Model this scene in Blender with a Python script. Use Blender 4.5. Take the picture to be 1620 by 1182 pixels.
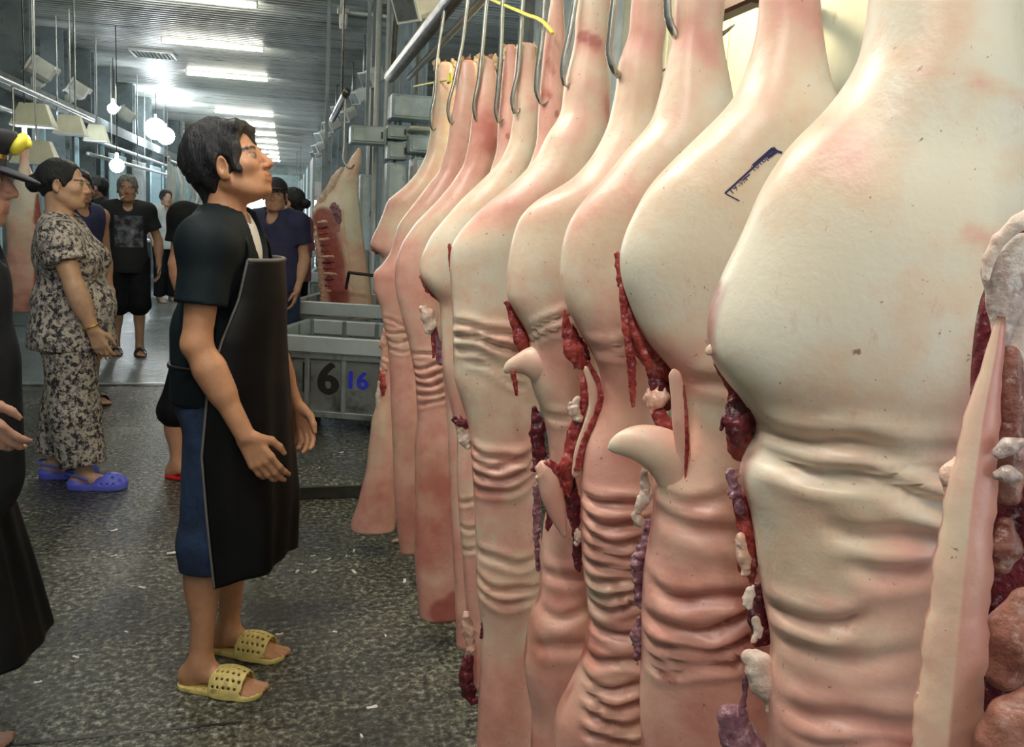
import bpy, math, random, time
import numpy as np
import openvdb as vdb
from mathutils import Vector, Matrix
from mathutils.bvhtree import BVHTree
random.seed(4); rng = np.random.RandomState(7)
for o in list(bpy.data.objects): bpy.data.objects.remove(o)
scene = bpy.context.scene
COL = scene.collection
pi = math.pi

# ------------------------------------------------------------------ camera
W, H = 1620, 1182
FPX = 1350.0; YAW = math.radians(15.0191); PITCH = math.radians(7.5); ROLL = 0.05
PX0, PY0, CAMH = 810.0, 523.768, 1.43
_f = np.array([math.sin(YAW)*math.cos(PITCH), math.cos(YAW)*math.cos(PITCH), -math.sin(PITCH)])
_r = np.array([math.cos(YAW), -math.sin(YAW), 0.0]); _u = np.cross(_r, _f)
_r2 = _r*math.cos(ROLL)+_u*math.sin(ROLL); _u2 = -_r*math.sin(ROLL)+_u*math.cos(ROLL)
CR = np.stack([_r2, _u2, _f], 1); CC = np.array([0, 0, CAMH])
cam = bpy.data.cameras.new('camera'); camo = bpy.data.objects.new('camera', cam); COL.objects.link(camo)
M = np.eye(4); M[:3, 0] = _r2; M[:3, 1] = _u2; M[:3, 2] = -_f; M[:3, 3] = CC
camo.matrix_world = Matrix(M.tolist())
cam.sensor_fit = 'HORIZONTAL'; cam.sensor_width = 36; cam.lens = 36*FPX/W
cam.shift_y = -(H/2-PY0)/W
cam.clip_start = 0.02; cam.clip_end = 200
scene.camera = camo

# ------------------------------------------------------------------ world, exposure
wd = bpy.data.worlds.new('world'); scene.world = wd; wd.use_nodes = True
bg = wd.node_tree.nodes['Background']
bg.inputs[0].default_value = (0.80, 0.93, 1.0, 1); bg.inputs[1].default_value = 3.2
vs = scene.view_settings
vs.view_transform = 'Standard'; vs.look = 'None'; vs.gamma = 1; vs.use_curve_mapping = False
vs.exposure = 0.78
TUBE_E = 36.0
ROW_FILL_E = 60.0       # two unseen tubes added to brighten the carcass row
FLOOD_E = 60.0        # strength of the fluorescent tubes
BULB_E = 45.0
WARM_E = 150.0

# ------------------------------------------------------------------ pixel -> place helpers
def ray(x, y): return CR @ np.array([(x-PX0)/FPX, -(y-PY0)/FPX, 1.0])
def gnd(x, y, z=0.0): d = ray(x, y); return CC+d*((z-CC[2])/d[2])
def atX(x, y, X): d = ray(x, y); return CC+d*(X/d[0])
def atY(x, y, Y): d = ray(x, y); return CC+d*(Y/d[1])
def onplane(x, y, P0, n):
    d = ray(x, y); n = np.array(n); return CC+d*(np.dot(np.array(P0)-CC, n)/np.dot(d, n))

# ------------------------------------------------------------------ mesh helpers
def mesh_from(name, V, F, smooth=True):
    me = bpy.data.meshes.new(name)
    V = np.asarray(V, dtype=np.float32)
    if isinstance(F, np.ndarray) and F.ndim == 2:
        n, k = F.shape
        me.vertices.add(len(V)); me.vertices.foreach_set('co', V.ravel())
        me.loops.add(n*k); me.loops.foreach_set('vertex_index', F.astype(np.int32).ravel())
        me.polygons.add(n); me.polygons.foreach_set('loop_start', np.arange(0, n*k, k, dtype=np.int32))
        me.update(calc_edges=True); me.validate()
    else:
        me.from_pydata([tuple(map(float, v)) for v in V], [], [tuple(map(int, f)) for f in F]); me.update()
    if smooth: me.polygons.foreach_set('use_smooth', np.ones(len(me.polygons), dtype=bool))
    return me
def obj(name, me, m=None, parent=None, loc=None):
    o = bpy.data.objects.new(name, me); COL.objects.link(o)
    if m is not None:
        me.materials.clear()
        for mm in (m if isinstance(m, (list, tuple)) else [m]): me.materials.append(mm)
    if parent is not None: o.parent = parent
    if loc is not None: o.location = tuple(map(float, loc))
    return o
def tag(o, label=None, cat=None, group=None, kind=None):
    if label: o['label'] = label
    if cat: o['category'] = cat
    if group: o['group'] = group
    if kind: o['kind'] = kind
    return o
def empty(name, loc, rz=0.0):
    o = bpy.data.objects.new(name, None); COL.objects.link(o); o.empty_display_size = .1
    o.location = tuple(map(float, loc)); o.rotation_euler = (0, 0, rz); return o
class MB:
    """collects boxes, tubes and sheets into one mesh"""
    def __init__(s): s.V = []; s.F = []
    def add(s, V, F):
        b = len(s.V); s.V += [tuple(map(float, v)) for v in V]; s.F += [tuple(int(i)+b for i in f) for f in F]; return s
    def box(s, c, size, R=None, bev=0.0):
        hx, hy, hz = [q/2 for q in size]
        if bev > 0:
            b = min(bev, hx*.9, hy*.9, hz*.9); V = []; F = []
            idx = {}
            for sx in (-1, 1):
                for sy in (-1, 1):
                    for sz in (-1, 1):
                        for ax in range(3):
                            p = [sx*(hx-b), sy*(hy-b), sz*(hz-b)]; p[ax] = (sx*hx, sy*hy, sz*hz)[ax]
                            idx[(sx, sy, sz, ax)] = len(V); V.append(p)
            def fc(k): F.append([idx[i] for i in k])
            for sg in (-1, 1):
                a = [(sg, -1, -1, 0), (sg, 1, -1, 0), (sg, 1, 1, 0), (sg, -1, 1, 0)]; fc(a if sg > 0 else a[::-1])
                a = [(-1, sg, -1, 1), (1, sg, -1, 1), (1, sg, 1, 1), (-1, sg, 1, 1)]; fc(a[::-1] if sg > 0 else a)
                a = [(-1, -1, sg, 2), (1, -1, sg, 2), (1, 1, sg, 2), (-1, 1, sg, 2)]; fc(a if sg > 0 else a[::-1])
            for s1 in (-1, 1):
                for s2 in (-1, 1):
                    fc([(s1, s2, -1, 0), (s1, s2, 1, 0), (s1, s2, 1, 1), (s1, s2, -1, 1)])
                    fc([(s1, -1, s2, 0), (s1, 1, s2, 0), (s1, 1, s2, 2), (s1, -1, s2, 2)])
                    fc([(-1, s1, s2, 1), (1, s1, s2, 1), (1, s1, s2, 2), (-1, s1, s2, 2)])
                    for s3 in (-1, 1): fc([(s1, s2, s3, 0), (s1, s2, s3, 1), (s1, s2, s3, 2)])
            V = np.array(V)
        else:
            V = np.array([(x, y, z) for x in (-hx, hx) for y in (-hy, hy) for z in (-hz, hz)])
            F = [(0, 1, 3, 2), (4, 6, 7, 5), (0, 4, 5, 1), (2, 3, 7, 6), (0, 2, 6, 4), (1, 5, 7, 3)]
        if R is not None: V = V @ np.array(R).T
        return s.add(V+np.array(c), F)
    def tube(s, pts, rad, n=10, cap=True):
        V, F = tube_vf(pts, rad, n, cap); return s.add(V, F)
    def build(s, name, m, parent=None, smooth=False, loc=None):
        me = mesh_from(name, s.V, s.F, smooth)
        import bmesh
        bm = bmesh.new(); bm.from_mesh(me); bmesh.ops.recalc_face_normals(bm, faces=bm.faces); bm.to_mesh(me); bm.free()
        if smooth: me.polygons.foreach_set('use_smooth', np.ones(len(me.polygons), dtype=bool))
        return obj(name, me, m, parent, loc)
def catmull(P, n):
    P = np.asarray(P, float)
    if len(P) < 3:
        t = np.linspace(0, 1, n)[:, None]; return P[0]*(1-t)+P[-1]*t
    seg = np.linalg.norm(np.diff(P[:, :3], axis=0), axis=1)+1e-9
    T = np.concatenate([[0], np.cumsum(seg)]); t = np.linspace(0, T[-1], n)
    out = np.zeros((n, P.shape[1])); m = np.gradient(P, T, axis=0)
    i = np.clip(np.searchsorted(T, t, side='right')-1, 0, len(P)-2); h = (T[i+1]-T[i]); q = ((t-T[i])/h)[:, None]; h = h[:, None]
    return (2*q**3-3*q**2+1)*P[i]+(q**3-2*q**2+q)*h*m[i]+(-2*q**3+3*q**2)*P[i+1]+(q**3-q**2)*h*m[i+1]
def tube_vf(pts, rad, n=10, cap=True, ref=None, flat=1.0, nz=0.0, nf=60, seed=0):
    P = np.asarray(pts, float); k = len(P); rad = np.broadcast_to(np.asarray(rad, float), (k,))
    T = np.gradient(P, axis=0) if k > 2 else np.repeat((P[-1]-P[0])[None], k, 0)
    T /= np.linalg.norm(T, axis=1)[:, None]+1e-12
    r0 = np.array(ref if ref is not None else ((0, 0, 1) if abs(T[0][2]) < .9 else (1, 0, 0)), float)
    V = []
    a = np.linspace(0, 2*pi, n, endpoint=False)
    B = r0
    for i in range(k):
        if ref is not None: B = r0
        N = np.cross(B, T[i]); N /= np.linalg.norm(N)+1e-12; B2 = np.cross(T[i], N); B = B2
        V.append(P[i]+rad[i]*(np.cos(a)[:, None]*N+flat*np.sin(a)[:, None]*B2))
    V = np.array(V).reshape(-1, 3)
    if nz:
        C = np.repeat(P, n, 0); D = V-C; D /= np.linalg.norm(D, axis=1)[:, None]+1e-9
        V = V+D*(nz*fbm(V, nf, seed))[:, None]
    F = [(i*n+j, i*n+(j+1) % n, (i+1)*n+(j+1) % n, (i+1)*n+j) for i in range(k-1) for j in range(n)]
    if cap:
        V = np.vstack([V, P[0]-T[0]*rad[0]*.45, P[-1]+T[-1]*rad[-1]*.45]); b = k*n
        F += [(b, (j+1) % n, j) for j in range(n)]+[(b+1, (k-1)*n+j, (k-1)*n+(j+1) % n) for j in range(n)]
    return V, F
def fbm(P, freq, seed=0, octs=3):
    r = np.random.RandomState(seed); P = np.asarray(P); out = np.zeros(P.shape[:-1]); amp = 1.0
    for o in range(octs):
        for i in range(5):
            d = r.normal(size=3); d /= np.linalg.norm(d)
            out += amp*np.sin(P@d*freq*(.7+.6*r.rand())+r.rand()*6.28)*.35
        freq *= 2.1; amp *= .5
    return out

# ------------------------------------------------------------------ materials
def newmat(name):
    m = bpy.data.materials.new(name); m.use_nodes = True; nt = m.node_tree
    return m, nt, nt.nodes['Principled BSDF']
def N(nt, typ, **kw):
    n = nt.nodes.new(typ)
    for k, v in kw.items(): setattr(n, k, v)
    return n
def lk(nt, a, b): nt.links.new(a, b)
def noise(nt, scale, detail=4, vec=None, rough=.55):
    n = N(nt, 'ShaderNodeTexNoise'); n.inputs['Scale'].default_value = scale; n.inputs['Detail'].default_value = detail
    n.inputs['Roughness'].default_value = rough
    if vec is not None: lk(nt, vec, n.inputs['Vector'])
    return n
def ramp(nt, src, stops):
    r = N(nt, 'ShaderNodeValToRGB'); e = r.color_ramp.elements
    while len(e) < len(stops): e.new(.5)
    for i, (p, c) in enumerate(stops):
        e[i].position = p; e[i].color = (*c, 1) if len(c) == 3 else c
    lk(nt, src, r.inputs[0]); return r
def mix(nt, fac, a, b, mode='MIX'):
    n = N(nt, 'ShaderNodeMix', data_type='RGBA', blend_type=mode)
    for s, v in ((0, fac), (6, a), (7, b)):
        if hasattr(v, 'is_linked') or hasattr(v, 'links'): lk(nt, v, n.inputs[s])
        else: n.inputs[s].default_value = v if s == 0 else (*v, 1)
    return n.outputs[2]
def math_(nt, op, a, b=None):
    n = N(nt, 'ShaderNodeMath', operation=op)
    for i, v in enumerate((a, b)):
        if v is None: continue
        if hasattr(v, 'links'): lk(nt, v, n.inputs[i])
        else: n.inputs[i].default_value = v
    return n.outputs[0]
def bump(nt, bs, h, strength=.3, dist=.01):
    b = N(nt, 'ShaderNodeBump'); b.inputs['Strength'].default_value = strength; b.inputs['Distance'].default_value = dist
    lk(nt, h, b.inputs['Height']); lk(nt, b.outputs[0], bs.inputs['Normal'])
def simple(name, col, rough=.6, metal=0.0, var=.15, scale=12, bmp=0.0, bscale=60, spec=.5, dirt=None):
    m, nt, bs = newmat(name); tc = N(nt, 'ShaderNodeTexCoord').outputs['Object']
    n = noise(nt, scale, 5, tc)
    lo = tuple(c*(1-var) for c in col); hi = tuple(min(1, c*(1+var)) for c in col)
    c = ramp(nt, n.outputs[0], [(.3, lo), (.7, hi)]).outputs[0]
    if dirt:
        d = noise(nt, dirt[1], 6, tc, .7); r = ramp(nt, d.outputs[0], [(dirt[2], (0, 0, 0)), (dirt[2]+.12, (1, 1, 1))])
        c = mix(nt, r.outputs[0], c, dirt[0])
    lk(nt, c, bs.inputs['Base Color'])
    bs.inputs['Roughness'].default_value = rough; bs.inputs['Metallic'].default_value = metal
    bs.inputs['Specular IOR Level'].default_value = spec
    if bmp: bump(nt, bs, noise(nt, bscale, 4, tc).outputs[0], bmp, .005)
    return m
def emit(name, col, strength):
    m, nt, bs = newmat(name); bs.inputs['Base Color'].default_value = (*col, 1)
    bs.inputs['Emission Color'].default_value = (*col, 1); bs.inputs['Emission Strength'].default_value = strength; return m
def pork_skin():
    m, nt, bs = newmat('pork_skin'); tc = N(nt, 'ShaderNodeTexCoord').outputs['Object']
    at = N(nt, 'ShaderNodeAttribute', attribute_name='pink').outputs['Fac']
    rd = N(nt, 'ShaderNodeAttribute', attribute_name='red').outputs['Fac']
    n1 = noise(nt, 5, 5, tc); n2 = noise(nt, 24, 5, tc)
    f = math_(nt, 'ADD', at, math_(nt, 'MULTIPLY', math_(nt, 'SUBTRACT', n1.outputs[0], .5), 1.5))
    f = math_(nt, 'ADD', f, math_(nt, 'MULTIPLY', math_(nt, 'SUBTRACT', n2.outputs[0], .5), .55))
    c = ramp(nt, f, [(0.0, (.78, .72, .58)), (.20, (.78, .60, .44)), (.48, (.77, .42, .33)), (1.0, (.54, .18, .14))]).outputs[0]
    # yellowish and bluish blotches
    n3 = noise(nt, 3.3, 3, tc)
    c = mix(nt, ramp(nt, n3.outputs[0], [(.52, (0, 0, 0)), (.72, (.55, .55, .55))]).outputs[0], c, (.76, .62, .40))
    # abrasions, specks
    n4 = noise(nt, 55, 3, tc); sp = ramp(nt, n4.outputs[0], [(.72, (0, 0, 0)), (.78, (.8, .8, .8))]).outputs[0]
    c = mix(nt, sp, c, (.22, .08, .05))
    n6 = noise(nt, 130, 2, tc); c = mix(nt, ramp(nt, n6.outputs[0], [(.71, (0, 0, 0)), (.75, (.75, .75, .75))]).outputs[0], c, (.30, .13, .09))
    mp = N(nt, 'ShaderNodeMapping'); mp.inputs['Scale'].default_value = (1, 1, .35); mp.inputs['Rotation'].default_value = (.3, .5, 0); lk(nt, tc, mp.inputs[0])
    n7 = noise(nt, 34, 6, mp.outputs[0], .8); c = mix(nt, ramp(nt, n7.outputs[0], [(.60, (0, 0, 0)), (.70, (.4, .4, .4))]).outputs[0], c, (.62, .30, .24))
    n5 = noise(nt, 8, 6, tc, .75); c = mix(nt, ramp(nt, n5.outputs[0], [(.60, (0, 0, 0)), (.72, (.45, .45, .45))]).outputs[0], c, (.72, .30, .22))
    muscle = mix(nt, noise(nt, 30, 5, tc).outputs[0], (.16, .012, .014), (.50, .10, .08))
    c = mix(nt, rd, c, muscle)
    lk(nt, c, bs.inputs['Base Color'])
    bs.inputs['Roughness'].default_value = .36
    bs.inputs['Subsurface Weight'].default_value = .0; bs.inputs['Subsurface Radius'].default_value = (.02, .008, .005); bs.inputs['Subsurface Scale'].default_value = .5
    b1 = math_(nt, 'ADD', noise(nt, 70, 5, tc).outputs[0], math_(nt, 'MULTIPLY', noise(nt, 16, 4, tc).outputs[0], 1.6))
    bump(nt, bs, b1, .20, .004); return m
def flesh(name, a, b, rough=.3, scale=40):
    m, nt, bs = newmat(name); tc = N(nt, 'ShaderNodeTexCoord').outputs['Object']
    n = noise(nt, scale, 6, tc, .65); c = ramp(nt, n.outputs[0], [(.35, a), (.68, b)]).outputs[0]
    n2 = noise(nt, scale*2.3, 5, tc, .7); c = mix(nt, ramp(nt, n2.outputs[0], [(.56, (0, 0, 0)), (.66, (.7, .7, .7))]).outputs[0], c, tuple(min(1, .25+.75*v) for v in b))
    lk(nt, c, bs.inputs['Base Color']); bs.inputs['Roughness'].default_value = rough
    bump(nt, bs, noise(nt, scale*2, 5, tc).outputs[0], .8, .006); return m
def human_skin(name, tint=(1, 1, 1)):
    m, nt, bs = newmat(name); tc = N(nt, 'ShaderNodeTexCoord').outputs['Object']
    at = N(nt, 'ShaderNodeAttribute', attribute_name='tone').outputs['Color']
    n = noise(nt, 35, 5, tc)
    c = mix(nt, 1.0, at, ramp(nt, n.outputs[0], [(.3, tuple(.82*t for t in tint)), (.7, tint)]).outputs[0], 'MULTIPLY')
    lk(nt, c, bs.inputs['Base Color']); bs.inputs['Roughness'].default_value = .5
    bs.inputs['Subsurface Weight'].default_value = .08; bs.inputs['Subsurface Radius'].default_value = (.015, .006, .004)
    bump(nt, bs, noise(nt, 120, 4, tc).outputs[0], .15, .003); return m
def hair_mat(name, col, spec=.5):
    m, nt, bs = newmat(name); tc = N(nt, 'ShaderNodeTexCoord').outputs['Object']
    mp = N(nt, 'ShaderNodeMapping'); mp.inputs['Scale'].default_value = (1, 1, .25); lk(nt, tc, mp.inputs[0])
    n = noise(nt, 160, 5, mp.outputs[0]); lk(nt, ramp(nt, n.outputs[0], [(.35, tuple(c*.35 for c in col)), (.7, col)]).outputs[0], bs.inputs['Base Color'])
    bs.inputs['Roughness'].default_value = .42; bs.inputs['Specular IOR Level'].default_value = spec
    bump(nt, bs, n.outputs[0], .9, .01); return m
def floral():
    m, nt, bs = newmat('floral_cotton'); tc = N(nt, 'ShaderNodeTexCoord').outputs['Object']
    n1 = noise(nt, 38, 3, tc, .7); n2 = noise(nt, 60, 2, tc); n3 = noise(nt, 9, 2, tc)
    c = ramp(nt, n1.outputs[0], [(.40, (.03, .028, .03)), (.46, (.30, .26, .24)), (.52, (.55, .50, .42)), (.66, (.50, .44, .36))])
    c.color_ramp.interpolation = 'CONSTANT'
    c2 = mix(nt, ramp(nt, n2.outputs[0], [(.58, (0, 0, 0)), (.62, (1, 1, 1))]).outputs[0], c.outputs[0], (.20, .17, .20))
    c3 = mix(nt, ramp(nt, n3.outputs[0], [(.6, (0, 0, 0)), (.7, (.5, .5, .5))]).outputs[0], c2, (.30, .30, .36))
    lk(nt, c3, bs.inputs['Base Color']); bs.inputs['Roughness'].default_value = .85; return m
def ceiling_mat():
    m, nt, bs = newmat('ceiling_sheet'); tc = N(nt, 'ShaderNodeTexCoord').outputs['Object']
    mp = N(nt, 'ShaderNodeMapping'); mp.inputs['Scale'].default_value = (.25, 2.2, 1); lk(nt, tc, mp.inputs[0])
    n1 = noise(nt, 1.6, 7, mp.outputs[0], .7); n2 = noise(nt, 7, 6, mp.outputs[0], .7)
    c = ramp(nt, n1.outputs[0], [(.3, (.20, .22, .21)), (.5, (.44, .47, .44)), (.72, (.60, .62, .57))]).outputs[0]
    c = mix(nt, ramp(nt, n2.outputs[0], [(.56, (0, 0, 0)), (.68, (.85, .85, .85))]).outputs[0], c, (.10, .105, .10))
    lk(nt, c, bs.inputs['Base Color']); bs.inputs['Roughness'].default_value = .38; bs.inputs['Metallic'].default_value = .15; return m
def wet_floor(name='wet_concrete', lift=1.0, rr=(.30, .13), bm=.75):
    m, nt, bs = newmat(name); tc = N(nt, 'ShaderNodeTexCoord').outputs['Object']
    n1 = noise(nt, 1.3, 6, tc, .6); n2 = noise(nt, 45, 4, tc, .7); n3 = noise(nt, 7, 5, tc)
    base = ramp(nt, n2.outputs[0], [(.36, (.010, .011, .009)), (.47, (.060, .062, .046)), (.57, (.20, .20, .155)), (.67, (.50, .49, .41))]).outputs[0]
    c = mix(nt, ramp(nt, n1.outputs[0], [(.38, (0, 0, 0)), (.62, (.75, .75, .75))]).outputs[0], base, (.030, .032, .028))
    c = mix(nt, ramp(nt, n3.outputs[0], [(.5, (0, 0, 0)), (.75, (.4, .4, .4))]).outputs[0], c, (.11, .105, .08))
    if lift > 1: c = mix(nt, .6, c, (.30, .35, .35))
    lk(nt, c, bs.inputs['Base Color'])
    r = ramp(nt, n1.outputs[0], [(.35, (rr[0],)*3), (.62, (rr[1],)*3)]).outputs[0]; lk(nt, r, bs.inputs['Roughness'])
    bs.inputs['Specular IOR Level'].default_value = .6
    hgt = math_(nt, 'ADD', math_(nt, 'MULTIPLY', n2.outputs[0], 1.0), math_(nt, 'MULTIPLY', noise(nt, 14, 3, tc).outputs[0], 1.2))
    bump(nt, bs, hgt, bm, .014); return m
MAT = dict(
    skin=pork_skin(),
    muscle=flesh('red_muscle', (.20, .012, .016), (.50, .09, .07), .28),
    darkmeat=flesh('dark_meat', (.05, .006, .012), (.22, .03, .04), .25),
    fat=flesh('white_fat', (.60, .40, .31), (.80, .68, .57), .35, 25),
    pinkfat=flesh('pink_fat', (.62, .30, .22), (.82, .58, .44), .35, 25),
    purple=flesh('purple_tissue', (.13, .035, .06), (.40, .21, .24), .3),
    membrane=flesh('grey_membrane', (.34, .22, .19), (.72, .62, .55), .35, 22), brownmeat=flesh('brown_meat', (.16, .045, .03), (.44, .20, .14), .4, 25), tendon=flesh('yellow_tendon', (.50, .28, .12), (.80, .66, .42), .4, 60),
    steel=simple('galvanised_steel', (.40, .44, .44), .38, .75, .2, 9, .1, 30, dirt=((.20, .21, .20), 5, .55)),
    steel_dark=simple('worn_steel_panel', (.26, .28, .27), .45, .6, .3, 6, .15, 40, dirt=((.10, .10, .09), 4, .5)),
    hook=simple('hook_steel', (.50, .50, .46), .25, .95, .2, 40),
    rail=simple('greasy_rail', (.16, .15, .13), .35, .7, .5, 14, .3, 50),
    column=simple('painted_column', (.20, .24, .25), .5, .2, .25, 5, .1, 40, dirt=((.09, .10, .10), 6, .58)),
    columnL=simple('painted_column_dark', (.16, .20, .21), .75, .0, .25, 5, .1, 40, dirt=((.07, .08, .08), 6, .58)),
    panel=simple('blue_grey_panel', (.42, .50, .50), .45, .3, .2, 8, .1, 40, dirt=((.12, .13, .13), 9, .6)),
    cream=simple('cream_panel', (.78, .78, .58), .5, 0, .12, 6, dirt=((.40, .38, .28), 7, .62)),
    ceiling=None,
    wallr=simple('pale_panel_wall', (.66, .68, .52), .55, 0, .15, 4, .1, 20, dirt=((.30, .30, .22), 5, .58)),
    walld=simple('grey_wall', (.30, .32, .31), .7, 0, .4, 5, .3, 30),
    white=simple('white_plastic', (.80, .82, .78), .4, 0, .06),
    whitegrey=simple('grey_plastic', (.55, .58, .54), .45, 0, .1),
    black=simple('black_plastic', (.02, .02, .02), .4),
    tube=emit('tube_glow', (1.0, .96, .84), TUBE_E), bulb=emit('bulb_glow', (.88, .95, 1.0), BULB_E),
    yellow=simple('yellow_cord', (.80, .70, .08), .5), ink=simple('blue_ink', (.02, .02, .10), .6),
    inkblack=simple('black_paint', (.012, .012, .012), .6), inkblue=simple('blue_paint', (.03, .04, .62), .5),
    floor=wet_floor(), slab=None, hairb=hair_mat('black_hair', (.016, .017, .022)), hairg=hair_mat('grey_hair', (.30, .30, .28)),
    human=human_skin('human_skin'), floral=floral(),
    tee=simple('black_jersey', (.007, .008, .010), .8, 0, .3, 20, .2, 40, spec=.2), polo=simple('black_teal_polo', (.004, .010, .014), .7, 0, .5, 5, .2, 60, spec=.25),
    rubber=simple('black_rubber', (.004, .004, .004), .42, 0, .4, 6, .1, 20, spec=.22), edge=simple('apron_edge', (.14, .13, .12), .6),
    denim=simple('blue_denim', (.014, .032, .080), .85, 0, .5, 14, .3, 120), navy=simple('navy_jersey', (.020, .022, .075), .75, 0, .3, 10),
    under=simple('white_cotton', (.78, .76, .74), .8, 0, .05), pinkshirt=simple('pink_shirt', (.45, .14, .16), .8, 0, .2),
    sandaly=simple('yellow_sandal', (.72, .58, .20), .5, 0, .2, 25, .1, 60, dirt=((.22, .14, .05), 20, .58)), crocs=simple('blue_foam_clog', (.13, .15, .72), .45, 0, .1),
    redshoe=simple('red_sandal', (.65, .02, .02), .4), darkshoe=simple('dark_sandal', (.02, .018, .018), .5), gold=simple('gold', (.85, .55, .12), .25, 1),
    skyblue=simple('pale_blue_tarp', (.45, .66, .74), .6), bag=simple('white_bag', (.80, .84, .85), .4),
    concrete=simple('kerb_concrete', (.10, .10, .085), .5, 0, .4, 20, .5, 50), hazegrey=simple('stall_grey', (.45, .50, .49), .6, 0, .3, 4),
    maskw=simple('face_mask', (.75, .82, .90), .7), capm=simple('dark_cap', (.02, .02, .03), .7), capred=simple('cap_crown', (.25, .22, .24), .7),
)
MAT['ceiling'] = ceiling_mat()
MAT['fill_tube'] = emit('fill_tube_glow', (1.0, .95, .88), ROW_FILL_E); MAT['flood'] = emit('flood_glow', (.98, 1.0, .88), FLOOD_E)
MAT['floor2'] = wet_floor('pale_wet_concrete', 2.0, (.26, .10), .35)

# ------------------------------------------------------------------ the setting
def structure(name, mb_or_me, m, smooth=False):
    o = mb_or_me.build(name, m, None, smooth) if isinstance(mb_or_me, MB) else obj(name, mb_or_me, m)
    o['kind'] = 'structure'; return o
CZ = 3.52
# floor
b = MB(); b.box((-1.0, -.47, -.05), (9.0, 15.06, .1)); structure('floor', b, MAT['floor'])
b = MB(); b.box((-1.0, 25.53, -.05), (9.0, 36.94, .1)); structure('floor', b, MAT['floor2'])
b = MB(); b.box((1.35, 14.2, .035), (3.1, 20.0, .07), bev=.008); structure('trim_1', b, MAT['floor'])          # raised slab on the right
b = MB(); b.box((1.35, 4.194, .034), (3.1, .016, .066), bev=.004); structure('kerb_shade_strip', b, simple('kerb_shade', (.022, .022, .018), .5, 0, .4, 20, .3, 50))           # dark strip added for the shade on the slab's front face
b = MB(); b.box((-1.45, 7.08, .004), (2.8, .035, .014), bev=.004); structure('trim_2', b, MAT['steel'])           # metal strip across the aisle
b = MB(); b.box((-1.45, 7.03, .001), (2.8, .03, .006)); structure('trim_3', b, MAT['black'])
b = MB(); b.box((-1.6, 2.32, .0), (3.0, .010, .003)); structure('trim_4', b, MAT['black'])
# corrugated ceiling (sheets run across the hall)
ys = np.arange(-7, 46, .115); V = []; F = []
prof = []
for y in ys: prof += [(y, CZ), (y+.062, CZ), (y+.075, CZ-.022), (y+.102, CZ-.022)]
for y, z in prof: V += [(-5.6, y, z), (3.4, y, z)]
F = [(2*i, 2*i+1, 2*i+3, 2*i+2) for i in range(len(prof)-1)]
structure('ceiling', mesh_from('ceiling', V, F, False), MAT['ceiling'])
# side walls
b = MB(); b.box((-5.4, 19, 1.75), (.1, 52, 3.6)); structure('wall_left', b, MAT['walld'])
b = MB(); b.box((3.2, 25.5, 1.75), (.1, 39, 3.6)); structure('wall_far_right', b, MAT['walld'])
b = MB(); b.box((-1.0, -7.0, 1.75), (9, .1, 3.6)); structure('wall_front', b, MAT['walld'])
wr = MB(); wr.box((1.80, 3.0, 1.75), (.06, 7.6, 3.5)); wall_r = structure('wall_right', wr, MAT['walld'])
for i in range(12):                                          # upright wall panels with dark joints
    y = -.6+i*.6
    b = MB(); b.box((1.755, y, 2.55), (.03, .585, 1.9), bev=.006); o = b.build('wall_panel', MAT['wallr'] if y < 4.3 else MAT['panel'], wall_r)
    b = MB(); b.box((1.755, y, .80), (.03, .585, 1.55), bev=.006); o = b.build('wall_panel', MAT['wallr'] if y < 4.3 else MAT['panel'], wall_r)
b = MB(); b.box((1.70, 2.2, 1.82), (.05, 5.0, .06), bev=.008); b.build('wall_rail', MAT['steel_dark'], wall_r)

def column(x, y, w, m, label, group):
    r = empty('steel_column', (x, y, 0)); tag(r, label, 'column', group)
    b = MB(); b.box((0, -w/2+.01, CZ/2), (w, .02, CZ)); b.build('flange', m, r)
    b = MB(); b.box((0, w/2-.01, CZ/2), (w, .02, CZ)); b.build('flange', m, r)
    b = MB(); b.box((0, 0, CZ/2), (.03, w-.04, CZ)); b.build('web', m, r)
    b = MB(); b.box((0, 0, .01), (w+.1, w+.1, .02), bev=.004); b.build('base_plate', m, r)
    return r
LY = [10.5, 12.2, 13.75, 15.3, 17.2, 19.2, 21.5, 24, 27, 30]
ordn = ['first', 'second', 'third', 'fourth', 'fifth', 'sixth', 'seventh', 'eighth', 'ninth', 'tenth', 'eleventh', 'twelfth']
for i, y in enumerate(LY):
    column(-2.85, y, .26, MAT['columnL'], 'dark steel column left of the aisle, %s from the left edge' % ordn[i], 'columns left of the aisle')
RY = [9.0, 11.4, 13.5, 15.8, 18.2, 20.8, 23.5, 26.5]
for i, y in enumerate(RY):
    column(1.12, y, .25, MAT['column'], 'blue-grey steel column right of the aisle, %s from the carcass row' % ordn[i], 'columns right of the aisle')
# long members on the left columns
def longbar(name, label, x, z, y0, y1, w, h, m, pipe=False):
    b = MB()
    if pipe: b.tube(np.array([(0, t, 0) for t in np.linspace(0, y1-y0, 12)]), w, 10)
    else: b.box((0, (y1-y0)/2, 0), (w, y1-y0, h), bev=.004)
    if pipe:
        r = empty(name, (x, y0, z)); tag(r, label, 'rail'); b.build('pipe', m, r, True)
        for yy in np.arange(.6, y1-y0, 3.2): b = MB(); b.tube([(0, yy, 0), (0, yy, CZ-z)], .009, 6); b.build('drop_rod', m, r)
        return r
    o = b.build(name, m, None, pipe, (x, y0, z)); tag(o, label, 'rail'); return o
longbar('tie_beam', 'dark flat beam tying the left columns together', -2.66, 2.50, 8, 31, .06, .16, MAT['columnL'])
longbar('pipe_rail', 'pale pipe rail hung along the left columns below the beam', -2.62, 2.22, 7.5, 31, .03, 0, MAT['steel'], True)
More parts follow.
